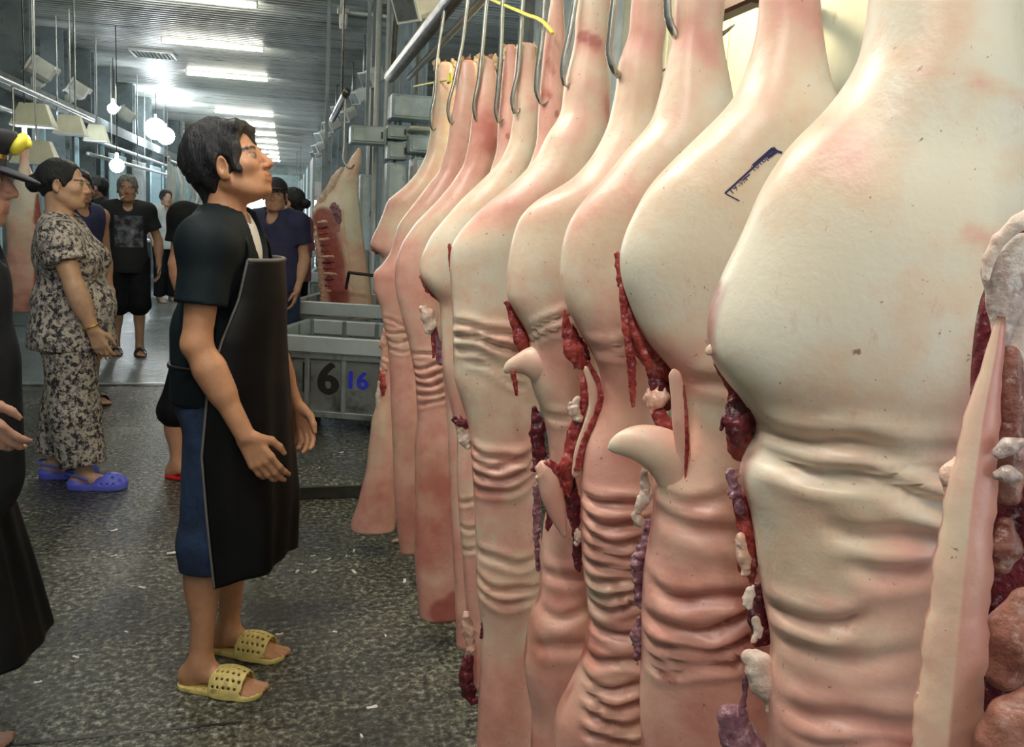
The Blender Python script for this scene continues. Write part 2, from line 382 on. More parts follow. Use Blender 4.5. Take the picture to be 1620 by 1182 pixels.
longbar('pipe_rail', 'second lower pipe rail in front of the left stalls', -2.45, 1.98, 12, 31, .025, 0, MAT['steel'], True)
for i, y in enumerate(np.arange(9.2, 24, 1.62)):
    b = MB(); b.box((0, 0, -1.1), (.05, .05, 2.2), bev=.006)
    o = b.build('hanger_post', MAT['skyblue'], None, False, (-2.665, y, 2.2)); tag(o, 'pale blue upright under the left pipe rail, %s from the left edge' % ordn[i], 'post', 'uprights under the left pipe rail')

# ------------------------------------------------------------------ ceiling lights
def tube_light(y, x0, x1, label, on=True, z=CZ-.07, ax='x', m='tube'):
    r = empty('ceiling_light', ((x0+x1)/2, y, z)); tag(r, label, 'ceiling light', 'fluorescent tubes on the ceiling'); L = (x1-x0)
    if ax == 'y': r.rotation_euler = (0, 0, pi/2)
    b = MB(); b.box((0, 0, .035), (L+.04, .06, .03), bev=.005); b.build('batten', MAT['white'], r)
    b = MB(); b.tube([(t, 0, 0) for t in np.linspace(-L/2, L/2, 6)], .026, 12); b.build('tube', MAT[m] if on else MAT['white'], r, True)
    for s in (-1, 1):
        b = MB(); b.box((s*(L/2+.012), 0, .012), (.025, .05, .07), bev=.006); b.build('lamp_holder', MAT['white'], r)
    return r
for i, y in enumerate([9.45, 12.0, 14.75, 20.36, 23.1, 25.8, 28.6, 31.4, 34.2, 37, 40]):
    tube_light(y, -1.55, -.34, 'glowing fluorescent tube on the ceiling, %s from the top of the picture' % ordn[min(i, 11)])
for i, (y, on) in enumerate([(-1.6, False), (1.15, True), (3.9, True), (6.65, True)]): tube_light(y, -1.55, -.34, 'fluorescent tube overhead above the aisle, %s' % ('unlit, behind the photographer', 'lit, above the uniformed person', 'lit, above the apron man', 'lit, above the metal floor strip')[i], on)
for i, y in enumerate([19, 27]): tube_light(y, -2.5, -1.9, 'short fluorescent tube above the left stalls, %s' % ('nearer' if i == 0 else 'further'))
# ceiling grille
g0 = gnd(243, 86, CZ-.04); r = empty('ceiling_vent', g0); tag(r, 'slatted white ventilation grille set in the ceiling', 'vent')
b = MB()
for s in (-1, 1): b.box((s*.27, 0, 0), (.03, .62, .03)); b.box((0, s*.3, 0), (.56, .03, .03))
b.build('frame', MAT['whitegrey'], r)
for i in range(9):
    b = MB(); b.box((-.22+i*.055, 0, -.004), (.016, .57, .02), R=np.array(Matrix.Rotation(.6, 3, 'Y'))); b.build('slat', MAT['white'], r)

# ------------------------------------------------------------------ floodlights, camera, signs
def flood(px, X=None, Y=None, s=.2, tilt=.6, yaw=-.5, label='', m='whitegrey', lit=False, rod=True, grp='floodlights'):
    p = atX(px[0], px[1], X) if X is not None else atY(px[0], px[1], Y)
    r = empty('floodlight', p); tag(r, label, 'floodlight', grp)
    R = np.array(Matrix.Rotation(yaw, 3, 'Z') @ Matrix.Rotation(tilt, 3, 'Y'))
    b = MB(); b.box((0, 0, 0), (s, s*.9, s*.75), R=R, bev=s*.12); b.build('housing', MAT[m], r)
    b = MB(); c = R @ np.array([-s*.5, 0, 0]); b.box(c, (s*.06, s*.98, s*.83), R=R, bev=s*.02); b.build('front_rim', MAT['white'], r)
    b = MB(); c = R @ np.array([-s*.535, 0, 0]); b.box(c, (s*.02, s*.8, s*.66), R=R); b.build('glass', MAT['flood'] if lit else MAT['steel'], r)
    b = MB(); c = R @ np.array([s*.5, 0, s*.28]); b.box(c, (s*.3, s*.3, s*.3), R=R, bev=s*.05); b.build('driver_box', MAT['whitegrey'], r)
    if rod:
        top = CZ-p[2]; c = R @ np.array([s*.4, 0, s*.3])
        b = MB(); b.tube(np.array([c, (c[0], c[1], (c[2]+top)/2), (c[0], c[1], top)]), s*.06, 8); b.build('drop_rod', MAT['steel'], r, True)
    return r
for i, (x, y, Y, s) in enumerate([(591, 121, 8.45, .19), (570, 151, 10.6, .19), (553, 181, 12.6, .20), (538, 172, 14.5, .2), (527, 197, 15.0, .24), (512, 214, 17.5, .24), (505, 233, 20.5, .25), (501, 243, 24, .25)]):
    flood((x, y), Y=Y, s=s, tilt=-.5, yaw=.5, label='white box floodlight hung beside the right columns, %s from the rail pipe' % ordn[i], m='white', grp='floodlights beside the right columns')
flood((662, 6), Y=4.9, s=.20, tilt=-.4, yaw=.6, label='large white floodlight at the top beside the greasy rail', m='white', grp='floodlights beside the right columns')
for i, (x, y, X, s, t) in enumerate([(63, 110, -2.42, .25, .5), (53, 132, -2.75, .2, -.6), (122, 142, -2.45, .22, .5), (107, 156, -2.75, .18, -.6), (199, 182, -2.3, .22, .6)]):
    flood((x, y), X=X, s=s, tilt=t, yaw=.4, label='grey floodlight on the left columns, %s counting from the left' % ordn[i], grp='floodlights on the left columns', rod=False)
for i, (x, y, X, w, h) in enumerate([(53, 138, -3.1, .30, .42), (110, 170, -3.1, .28, .40), (152, 175, -3.1, .25, .65), (186, 150, -3.1, .34, .7), (188, 215, -3.0, .34, .45)]):
    p = atX(x, y, X); r = empty('cream_board', p); tag(r, 'pale cream board behind the left columns, %s counting from the left' % ordn[i], 'board', 'cream boards behind the left columns')
    b = MB(); b.box((0, 0, 0), (w, .03, h), bev=.006); b.build('sheet', MAT['cream'], r)
    b = MB(); b.box((0, .02, h/2), (w+.03, .03, .03)); b.build('top_batten', MAT['whitegrey'], r)
    for s_ in (-1, 1): b = MB(); b.tube([(s_*w*.35, .02, h/2), (s_*w*.35, .02, CZ-p[2])], .008, 6); b.build('hanger', MAT['steel'], r)
for i, (x, y, X, w) in enumerate([(54, 181, -2.35, .36), (112, 197, -2.38, .32), (153, 210, -2.38, .27), (58, 240, -2.25, .38)]):
    p = atX(x, y, X); r = empty('lamp_hood', p); tag(r, 'cream trapezoid lamp hood under the left beam, %s' % ['leftmost', 'second from left', 'third from left', 'lowest, beside the small bright bulb'][i], 'lamp hood', 'cream lamp hoods left of the aisle')
    V = [(-w/2, -.12, -.1), (w/2, -.12, -.1), (w/2, .12, -.1), (-w/2, .12, -.1), (-w/2*.62, -.06, .1), (w/2*.62, -.06, .1), (w/2*.62, .06, .1), (-w/2*.62, .06, .1)]
    b = MB(); b.add(V, [(0, 1, 5, 4), (1, 2, 6, 5), (2, 3, 7, 6), (3, 0, 4, 7), (4, 5, 6, 7), (3, 2, 1, 0)]); b.build('hood', MAT['cream'], r)
    b = MB(); b.box((0, 0, -.11), (w*1.02, .26, .02)); b.build('rim', MAT['white'], r)
    b = MB(); b.tube([(0, 0, .1), (0, 0, CZ-p[2])], .008, 8); b.build('stem', MAT['steel'], r)
for i, (x, y, Y, rr, nm) in enumerate([(185, 262, 11.6, .085, 'above the grey-haired man'), (179, 172, 14.2, .08, 'beside the cream board on the left columns'), (39, 221, 9.2, .05, 'above the hat at the left edge'), (41, 160, 11.2, .05, 'on the leftmost column bay'), (246, 204, 17.5, .20, 'largest, near the dark-haired man\'s hair'), (262, 215, 19.5, .18, 'right behind the largest bulb'), (213, 268, 22, .09, 'far down the left stalls')]):
    p = atY(x, y, Y); r = empty('light_bulb', p); tag(r, 'glaring white bulb hanging on the left, %s' % nm, 'light bulb', 'hanging bulbs on the left')
    V, F = [], []
    for a in range(9):
        t = pi*a/8
        for c in range(14): V.append((rr*math.sin(t)*math.cos(c*2*pi/14), rr*math.sin(t)*math.sin(c*2*pi/14), rr*math.cos(t)))
    F = [(a*14+c, a*14+(c+1) % 14, (a+1)*14+(c+1) % 14, (a+1)*14+c) for a in range(8) for c in range(14)]
    obj('globe', mesh_from('globe', V, F), MAT['bulb'], r)
    b = MB(); b.tube([(0, 0, rr*.9), (0, 0, rr+.07)], .022, 10); b.build('socket', MAT['white'], r)
    b = MB(); b.tube([(0, 0, rr+.06), (.01, 0, (rr+CZ-p[2])/2), (0, 0, CZ-p[2])], .006, 6); b.build('cord', MAT['black'], r)
# security camera on a bracket
p = atY(543, 28, 8.9); r = empty('security_camera', p); tag(r, 'white security camera on an arm below the ceiling', 'camera')
b = MB(); b.box((0, 0, -.02), (.075, .09, .12), bev=.015); b.build('body', MAT['white'], r)
b = MB(); b.tube([(0, 0, -.07), (0, 0, -.10)], .036, 14); b.build('lens_dome', MAT['white'], r, True)
b = MB(); b.box((.0, 0, .065), (.12, .08, .05), bev=.008); b.build('bracket', MAT['whitegrey'], r)
b = MB(); b.box((.29, 0, .055), (.5, .03, .03), bev=.004); b.build('arm', MAT['whitegrey'], r)
b = MB(); b.tube([(-.02, 0, .08), (-.02, 0, CZ-p[2])], .012, 8); b.build('stem', MAT['white'], r)

# ------------------------------------------------------------------ blue-grey metal boxes beside the right column
boxes = [(620, 146, 694, 192, 7.6, 'panel', 'large bright blue-grey metal box at the rail end'),
         (555, 196, 612, 230, 7.7, 'panel', 'long blue-grey metal box above the split carcass'),
         (613, 196, 645, 222, 7.7, 'panel', 'small square grey box below the large box'),
         (613, 223, 645, 254, 7.7, 'panel', 'square grey box, second below the large box'),
         (612, 256, 644, 345, 7.7, 'panel', 'tall pale metal box, lowest of the stack'),
         (648, 198, 692, 208, 7.5, 'cream', 'narrow beige box right of the square boxes'),
         (648, 212, 694, 244, 7.5, 'panel', 'grey metal box tucked behind the farthest carcass leg'),
         (655, 248, 700, 300, 7.6, 'whitegrey', 'pale box low behind the farthest carcass leg'),
         (570, 275, 588, 400, 8.3, 'panel', 'narrow pale board right behind the split carcass'),
         (500, 395, 545, 425, 8.2, 'steel', 'steel bin top behind the man in the cap')]
for bi, (x0, y0, x1, y1, Y, m, lab) in enumerate(boxes):
    back = 7.95 if Y < 8 else Y+.2; dp = back-Y
    a = atY(x0, y0, Y); c = atY(x1, y1, Y); zc = (a[2]+c[2])/2; r = empty('metal_box', ((a[0]+c[0])/2, Y+dp/2, zc)); tag(r, lab, 'box')
    w, h = c[0]-a[0]-.006, a[2]-c[2]-.006
    b = MB(); b.box((0, 0, 0), (w, dp, h), bev=.008); b.build('body', MAT[m], r)
    b = MB(); b.box((0, -dp/2-.008, 0), (w-.035, .016, h-.035), bev=.005); b.build('door', MAT[m], r)
    b = MB(); b.box((w*.36, -dp/2-.02, 0), (.015, .015, min(.06, h*.4))); b.build('catch', MAT['black'], r)
    b = MB(); b.box(((bi % 3-1)*.05, dp/2+.012, (CZ-zc)/2), (.03, .02, CZ-zc)); b.build('support_channel', MAT['column'], r)
for i, (x, y0, y1, Y, rr) in enumerate([(592, 200, 420, 8.12, .028), (607, 230, 400, 8.06, .022), (668, 40, 146, 8.06, .03), (657, 100, 146, 8.05, .02), (588, 60, 196, 9.4, .03)]):
    a = atY(x, (y0+y1)/2, Y); c = np.array([0, 0, .07]); b = MB(); b.tube([(0, 0, 0), (0, 0, 1.7), (0, 0, CZ-.07)], rr, 10)
    o = b.build('conduit_pipe', MAT['whitegrey'], None, True, (a[0], Y, c[2])); tag(o, 'upright grey conduit pipe near the right column, %s' % ['beside the split carcass', 'on the boxes\' left side', 'just right of the greasy rail', 'thin, below the greasy rail', 'behind the white floodlights'][i], 'pipe', 'conduits near the right column')
# lamp housing and bright shelf piece seen between the legs
p = atX(1165, 8, 1.45); r = empty('wall_lamp', p); tag(r, 'brown and white lamp housing between two carcass legs', 'lamp')
b = MB(); b.box((0, 0, 0), (.07, .30, .05), bev=.01); b.build('housing', simple('brown_plastic', (.10, .04, .03), .5), r)
b = MB(); b.box((0, 0, .035), (.08, .32, .025), bev=.006); b.build('cover', MAT['white'], r)
b = MB(); b.box((.13, 0, .02), (.22, .04, .03)); b.build('arm', MAT['steel_dark'], r)

# ------------------------------------------------------------------ hanging rail
RX = 0.60
rr = empty('hanging_rail', (RX, 2.8, 2.20)); tag(rr, 'greasy dark steel rail pipe that the carcasses hang from', 'rail')
pe, ps = atX(617, 130, RX), atX(706, -2, RX)
RZ = (pe[2]+ps[2])/2
b = MB(); b.tube([(0, y-2.8, RZ-2.20) for y in np.linspace(-.4, pe[1], 20)], .036, 16); b.build('pipe', MAT['rail'], rr, True)
b = MB(); b.tube([(.075, y-2.8, RZ-2.24) for y in np.linspace(-.4, pe[1]-.3, 20)], .016, 10); b.build('guide_rod', MAT['whitegrey'], rr, True)
for y in (.3, 1.9, 3.6, 5.3):
    b = MB(); b.tube([(0, y-2.8, RZ-2.20), (.02, y-2.8, (RZ+CZ)/2-2.20), (.05, y-2.8, CZ-2.20)], .016, 8); b.build('drop_rod', MAT['rail'], rr, True)

# ------------------------------------------------------------------ signed-distance modelling of figures
class Vol:
    def __init__(s, lo, hi, h):
        s.h = h; s.lo = np.array(lo, float)-4*h; n = np.ceil((np.array(hi)+4*h-s.lo)/h).astype(int)+1
        s.n = n; s.f = np.full(n, .2, np.float32)
        s.ax = [(s.lo[i]+np.arange(n[i])*h).astype(np.float32) for i in range(3)]
    def win(s, lo, hi):
        sl = []
        for i in range(3):
            a = int(np.clip(math.floor((lo[i]-s.lo[i])/s.h), 0, s.n[i])); b = int(np.clip(math.ceil((hi[i]-s.lo[i])/s.h)+1, 0, s.n[i])); sl.append(slice(a, b))
        X, Y, Z = (s.ax[0][sl[0]][:, None, None], s.ax[1][sl[1]][None, :, None], s.ax[2][sl[2]][None, None, :]); return tuple(sl), X, Y, Z
    def op(s, fn, lo, hi, k=0.0, mode='u'):
        pad = k+.02; sl, X, Y, Z = s.win(np.array(lo)-pad, np.array(hi)+pad)
        a = s.f[sl]
        if a.size == 0: return
        d = fn(X, Y, Z).astype(np.float32)
        if mode == 'u':
            if k > 0: h = np.clip(.5+.5*(a-d)/k, 0, 1); s.f[sl] = a*(1-h)+d*h-k*h*(1-h)
            else: s.f[sl] = np.minimum(a, d)
        elif mode == 's':
            if k > 0: h = np.clip(.5-.5*(a+d)/k, 0, 1); s.f[sl] = a*(1-h)+(-d)*h+k*h*(1-h)
            else: s.f[sl] = np.maximum(a, -d)
    def rc(s, a, b, ra, rb, k=.02, mode='u', cut=None, cut0=None):
        a = np.array(a, float); b = np.array(b, float); m = max(ra, rb); ab = b-a; L2 = float(ab@ab)+1e-9; ln = math.sqrt(L2)
        def fn(X, Y, Z):
            t = np.clip(((X-a[0])*ab[0]+(Y-a[1])*ab[1]+(Z-a[2])*ab[2])/L2, 0, 1)
            d = np.sqrt((X-a[0]-t*ab[0])**2+(Y-a[1]-t*ab[1])**2+(Z-a[2]-t*ab[2])**2)-(ra+(rb-ra)*t)
            if cut is not None:
                q = ((X-b[0])*ab[0]+(Y-b[1])*ab[1]+(Z-b[2])*ab[2])/ln; d = np.maximum(d, q-cut)
            return d
        s.op(fn, np.minimum(a, b)-m, np.maximum(a, b)+m, k, mode)
    def el(s, c, r, R=None, k=.02, mode='u'):
        c = np.array(c, float); r = np.array(r, float); m = r.max() if R is not None else r
        def fn(X, Y, Z):
            x, y, z = X-c[0], Y-c[1], Z-c[2]
            if R is not None: x, y, z = (R[0, 0]*x+R[1, 0]*y+R[2, 0]*z, R[0, 1]*x+R[1, 1]*y+R[2, 1]*z, R[0, 2]*x+R[1, 2]*y+R[2, 2]*z)
            k0 = np.sqrt((x/r[0])**2+(y/r[1])**2+(z/r[2])**2); k1 = np.sqrt((x/r[0]**2)**2+(y/r[1]**2)**2+(z/r[2]**2)**2)+1e-6
            return k0*(k0-1)/k1
        s.op(fn, c-m, c+m, k, mode)
    def plane(s, nrm, d):      # keep n.p < d
        nrm = np.array(nrm, float); nrm /= np.linalg.norm(nrm)
        s.f = np.maximum(s.f, (s.ax[0][:, None, None]*nrm[0]+s.ax[1][None, :, None]*nrm[1]+s.ax[2][None, None, :]*nrm[2]-d).astype(np.float32))
    def wob(s, amp, freq, seed=0, st=(1, 1, 1)):
        r = np.random.RandomState(seed); out = np.zeros(s.n, np.float32)
        for i in range(7):
            d = r.normal(size=3); d /= np.linalg.norm(d); d = d*np.array(st)*freq*(.6+.9*r.rand()); ph = r.rand()*6.28
            out += np.sin(s.ax[0][:, None, None]*d[0]+s.ax[1][None, :, None]*d[1]+s.ax[2][None, None, :]*d[2]+ph).astype(np.float32)
        s.f += out*(amp/3)
    def mesh(s, name):
        w = 4*s.h; f = np.clip(s.f, -w, w).astype(np.float32)
        f[0] = w; f[-1] = w; f[:, 0] = w; f[:, -1] = w; f[:, :, 0] = w; f[:, :, -1] = w
        g = vdb.FloatGrid(w); g.copyFromArray(f, tolerance=0.0); g.transform = vdb.createLinearTransform(s.h)
        p, q = g.convertToQuads(0.0)
        return mesh_from(name, p+s.lo, q[:, ::-1].astype(np.int32))

def ragged(pl, path, v, flat=.75, rag=.3, seed=0, h=None, lump=1.0):
    """torn piece of tissue: chain of round cones with lumps and a rough surface, in plane coordinates"""
    r_ = np.random.RandomState(seed+5); P = []
    for x, y, r, *e in path:
        q = pl.loc(x, y, v if not e else e[0]); P.append((q@pl.u, (q@pl.n)/flat, q[2], r*pl.scale(x, y)))
    P = np.array(P); rm = float(P[:, 3].mean()); lo = (P[:, :3]-P[:, 3:]*1.5).min(0); hi = (P[:, :3]+P[:, 3:]*1.5).max(0)
    h = h or max(.0011, rm/6.5); vol = Vol(lo, hi, h)
    for a, b in zip(P[:-1], P[1:]): vol.rc(a[:3], b[:3], max(a[3]*.92, h), max(b[3]*.92, h), rm*.5)
    Q = catmull(P, len(P)*5)
    for q in (Q if lump else ()):
        d = r_.normal(size=3); d /= np.linalg.norm(d); rr = q[3]*r_.uniform(.25, .55); vol.rc(q[:3]+d*q[3]*.75, q[:3]+d*q[3]*.75+r_.normal(size=3)*q[3]*.4*np.array([.5, .5, 1.6]), rr, rr*.5, rm*.25)
    vol.wob(rm*rag*.55, 1.7/rm, seed, (1, 1, .6)); vol.wob(rm*rag*.30, 4.2/rm, seed+1)
    me = vol.mesh('t'); n = len(me.vertices); V = np.zeros(n*3, np.float32); me.vertices.foreach_get('co', V); V = V.reshape(-1, 3)
    W_ = V[:, :1]*pl.u+V[:, 1:2]*flat*pl.n+V[:, 2:]*np.array([0, 0, 1.]); me.vertices.foreach_set('co', W_.astype(np.float32).ravel()); me.update(); return me

# ------------------------------------------------------------------ pork carcasses
def sm(a, b, x):
    t = np.clip((x-a)/(b-a), 0, 1); return t*t*(3-2*t)
SKINS = {}
class Plane:
    def __init__(s, X, Y, k=.55):
        phi = math.atan2(X, Y)*k; s.P0 = np.array([X, Y, 0.0])
        s.u = np.array([math.cos(phi), -math.sin(phi), 0]); s.n = np.array([-math.sin(phi), -math.cos(phi), 0])
    def sz(s, x, y): p = onplane(x, y, s.P0, s.n)-s.P0; return float(np.dot(p, s.u)), float(p[2])
    def loc(s, x, y, v=0.0):
        p = onplane(x, y, s.P0+s.n*v, s.n); return p-s.P0
    def scale(s, x, y): p = onplane(x, y, s.P0, s.n); return float(np.dot(p-CC, CR[:, 2]))/FPX
def soft(pl, path, v, nseg=14, flat=.75, nz=.12, per=7, nf=45, seed=1):
    P = np.array([np.append(pl.loc(x, y, v if len(e) == 0 else e[0]), r*pl.scale(x, y)) for x, y, r, *e in path])
    Q = catmull(P, max(6, per*(len(P)-1)+1)); Q[:, 3] = np.maximum(Q[:, 3], .001)
    # rounded ends
    k = len(Q); e = np.ones(k); e[0] = .45; e[-1] = .45; e[1] = .85; e[-2] = .85
    return tube_vf(Q[:, :3], Q[:, 3]*e, nseg, True, ref=pl.n, flat=flat, nz=nz*float(np.mean(Q[:, 3])), nf=nf, seed=seed)
def carcass(label, X, Y, left, right, folds=(), pink=((0, .1), (1200, .4)), bot=.12, extras=(), smears_bounce=(), reds=(), tk=1.0, rows=None, cols=72, group='half carcasses on the steel rail', edge_red=.75, seed=0, name='pork_carcass', wob=.004, k=.55, topz=None, stretch=None):
    pl = Plane(X, Y, k); root = empty(name, pl.P0); tag(root, label, 'carcass', group)
    L = sorted([pl.sz(*p)[::-1] for p in left]); R = sorted([pl.sz(*p)[::-1] for p in right])
    zt = min(L[-1][0], R[-1][0]) if topz is None else topz
    zb = max(L[0][0], R[0][0])
    if bot is not None and bot < zb-.02:
        sl, sr = L[0][1], R[0][1]; mid = (sl+sr)/2
        for zz, f in ((bot+.06, .92), (bot, .55)):
            L.insert(0, (zz, mid+(sl-mid)*f)); R.insert(0, (zz, mid+(sr-mid)*f))
        L.sort(); R.sort(); zb = bot
    n = rows or int((zt-zb)/.0075)
    Z = np.linspace(zb, zt, n)
    sL = np.interp(Z, [a for a, _ in L], [c for _, c in L]); sR = np.interp(Z, [a for a, _ in R], [c for _, c in R])
    ker = np.array([1, 2, 3, 2, 1.])/9
    for _ in range(2):
        sL = np.convolve(np.pad(sL, 2, 'edge'), ker, 'valid'); sR = np.convolve(np.pad(sR, 2, 'edge'), ker, 'valid')
    w = np.maximum(sR-sL, .012); mid = (sL+sR)/2
    t = w*(.50-.20*sm(.10, .26, w))*tk
    t = np.minimum(t, .105)
    th = np.linspace(0, 2*pi, cols, endpoint=False)
    c, s_ = np.cos(th), np.sin(th); e = .82
    q = np.sign(c)*np.abs(c)**e; vv = np.sign(s_)*np.abs(s_)**e; vv = np.where(vv < 0, vv*.75, vv)
    S = mid[:, None]+(w/2)[:, None]*q[None]; Vv = t[:, None]*vv[None]; ZZ = np.repeat(Z[:, None], cols, 1)
    # wrinkles and undulation
    D = np.zeros_like(S)
    front = np.clip(s_, 0, 1)[None]**.5
    for (x0, y0, x1, y1, sag, dep, wid) in folds:
        a0, z0 = pl.sz(x0, y0); a1, z1 = pl.sz(x1, y1); zs = sag*pl.scale((x0+x1)/2, (y0+y1)/2)
        dep = dep*1.5; wid = wid*.78
        qq = (S-a0)/(a1-a0+1e-9); zc = z0+(z1-z0)*qq-zs*4*qq*(1-qq)+.004*np.sin(S*60+z0*50)
        act = sm(-.18, .12, qq)*(1-sm(.88, 1.18, qq)); dz = (ZZ-zc)/wid
        D += act*dep*(-np.exp(-dz**2)+.55*np.exp(-((dz-2.0)/1.3)**2)+.55*np.exp(-((dz+2.0)/1.3)**2))*front
    P3 = np.stack([S, Vv, ZZ], -1)
    D += wob*fbm(P3*np.array([1, 1, .8]), 13, seed+3, 3)
    Vv = Vv+D*np.where(s_ > 0, 1, .5)[None]
    S = S+D*.5*c[None]
    pts = pl.u[None, None]*S[..., None]+pl.n[None, None]*Vv[..., None]+np.array([0, 0, 1.])*ZZ[..., None]
    V = pts.reshape(-1, 3)
    idx = np.arange(n*cols).reshape(n, cols); nx = np.roll(idx, -1, 1)
    Fq = np.stack([idx[:-1], nx[:-1], nx[1:], idx[1:]], -1).reshape(-1, 4)
    # end caps: collapse into the centre with two shrunken rings
    caps = []
    for end, ring, dz in ((0, idx[0], -1), (1, idx[-1], 1)):
        cen = V[ring].mean(0)
        r1 = cen+(V[ring]-cen)*.6+np.array([0, 0, dz*.010]); r2 = cen+(V[ring]-cen)*.05+np.array([0, 0, dz*.012])
        b0 = len(V); V = np.vstack([V, r1, r2]); i1 = np.arange(cols)+b0; i2 = i1+cols
        for A, B in ((ring, i1), (i1, i2)):
            fq = np.stack([A, np.roll(A, -1), np.roll(B, -1), B], -1); caps.append(fq[:, ::-1] if end == 0 else fq)
    Fq = np.vstack([Fq]+caps)
    me = mesh_from('skin_side', V, Fq[:, ::-1])
    # colour attributes
    py = np.array([p[0] for p in pink]); pz = np.array([pl.sz(np.mean([left[0][0], right[0][0]]), yy)[1] for yy in py]); o_ = np.argsort(pz)
    pk = np.interp(V[:, 2], pz[o_], np.array([p[1] for p in pink])[o_])
    pk = pk+.10*(1-sm(.75, 1.25, V[:, 2])); su = V@pl.u; red = np.zeros(len(V))  # low end pinker: pooled blood plus warm bounce put into the colour
    for (x0, y0, x1, y1, r, amt) in smears_bounce:
        a = np.array(pl.sz(x0, y0)); b_ = np.array(pl.sz(x1, y1)); rr_ = r*pl.scale(x0, y0); ab = b_-a; Q = np.stack([su, V[:, 2]], 1)-a
        tt = np.clip(Q@ab/(ab@ab+1e-9), 0, 1); d = np.linalg.norm(Q-tt[:, None]*ab, axis=1); pk = pk+amt*np.exp(-(d/rr_)**2)
    for (x0, y0, x1, y1, r, amt) in reds:
        a = np.array(pl.sz(x0, y0)); b_ = np.array(pl.sz(x1, y1)); rr_ = r*pl.scale(x0, y0); ab = b_-a; Q = np.stack([su, V[:, 2]], 1)-a
        tt = np.clip(Q@ab/(ab@ab+1e-9), 0, 1); d = np.linalg.norm(Q-tt[:, None]*ab, axis=1); red = np.maximum(red, amt*(1-sm(.7*rr_, 1.15*rr_, d)))
    nb = n*cols
    backs = np.zeros(len(V)); backs[:nb] = np.tile((s_ < -.12).astype(float), n)
    red = np.maximum(red, backs*.9*(V[:, 2] < pl.sz(800, 430)[1]))
    red[nb:nb+2*cols] = .6
    if edge_red:
        near = np.tile(np.clip((-c-.955)/.04, 0, 1), n); red[:nb] = np.maximum(red[:nb], near*edge_red*np.clip(.4+fbm(V[:nb], 60, seed), 0, 1)*(V[:nb, 2] < pl.sz(800, 430)[1]))
    for nm, arr in (('pink', pk), ('red', red)):
        at = me.attributes.new(nm, 'FLOAT', 'POINT'); at.data.foreach_set('value', np.clip(arr, -.5, 1.5).astype(np.float32))
    sk = obj('skin_side', me, MAT['skin'], root)
    SKINS[label] = (sk, pl)
    for i, (nm, m, path, v, *opt) in enumerate(extras):
        flat = opt[0] if len(opt) > 0 else .75; nzv = opt[1] if len(opt) > 1 else .15
        if m != 'skin':
            me2 = ragged(pl, path, v, flat, max(.25, nzv*1.3), seed*31+i); me2.name = nm; obj(nm, me2, MAT[m], root)
        else:
            V2, F2 = soft(pl, path, v, flat=flat, nz=nzv, seed=seed*31+i, nseg=20, per=10); me2 = mesh_from(nm, V2, F2); obj(nm, me2, MAT[m], root)
            for a_, val in (('pink', .30), ('red', 0.)):
                at = me2.attributes.new(a_, 'FLOAT', 'POINT'); at.data.foreach_set('value', np.full(len(V2), val, np.float32))
    return root, pl
ytop = lambda pts: pts
SY = .923
CY = [.719, .982, 1.241, 1.441, 1.716, 1.983, 2.231, 2.417, 2.679, 2.999, 3.474]

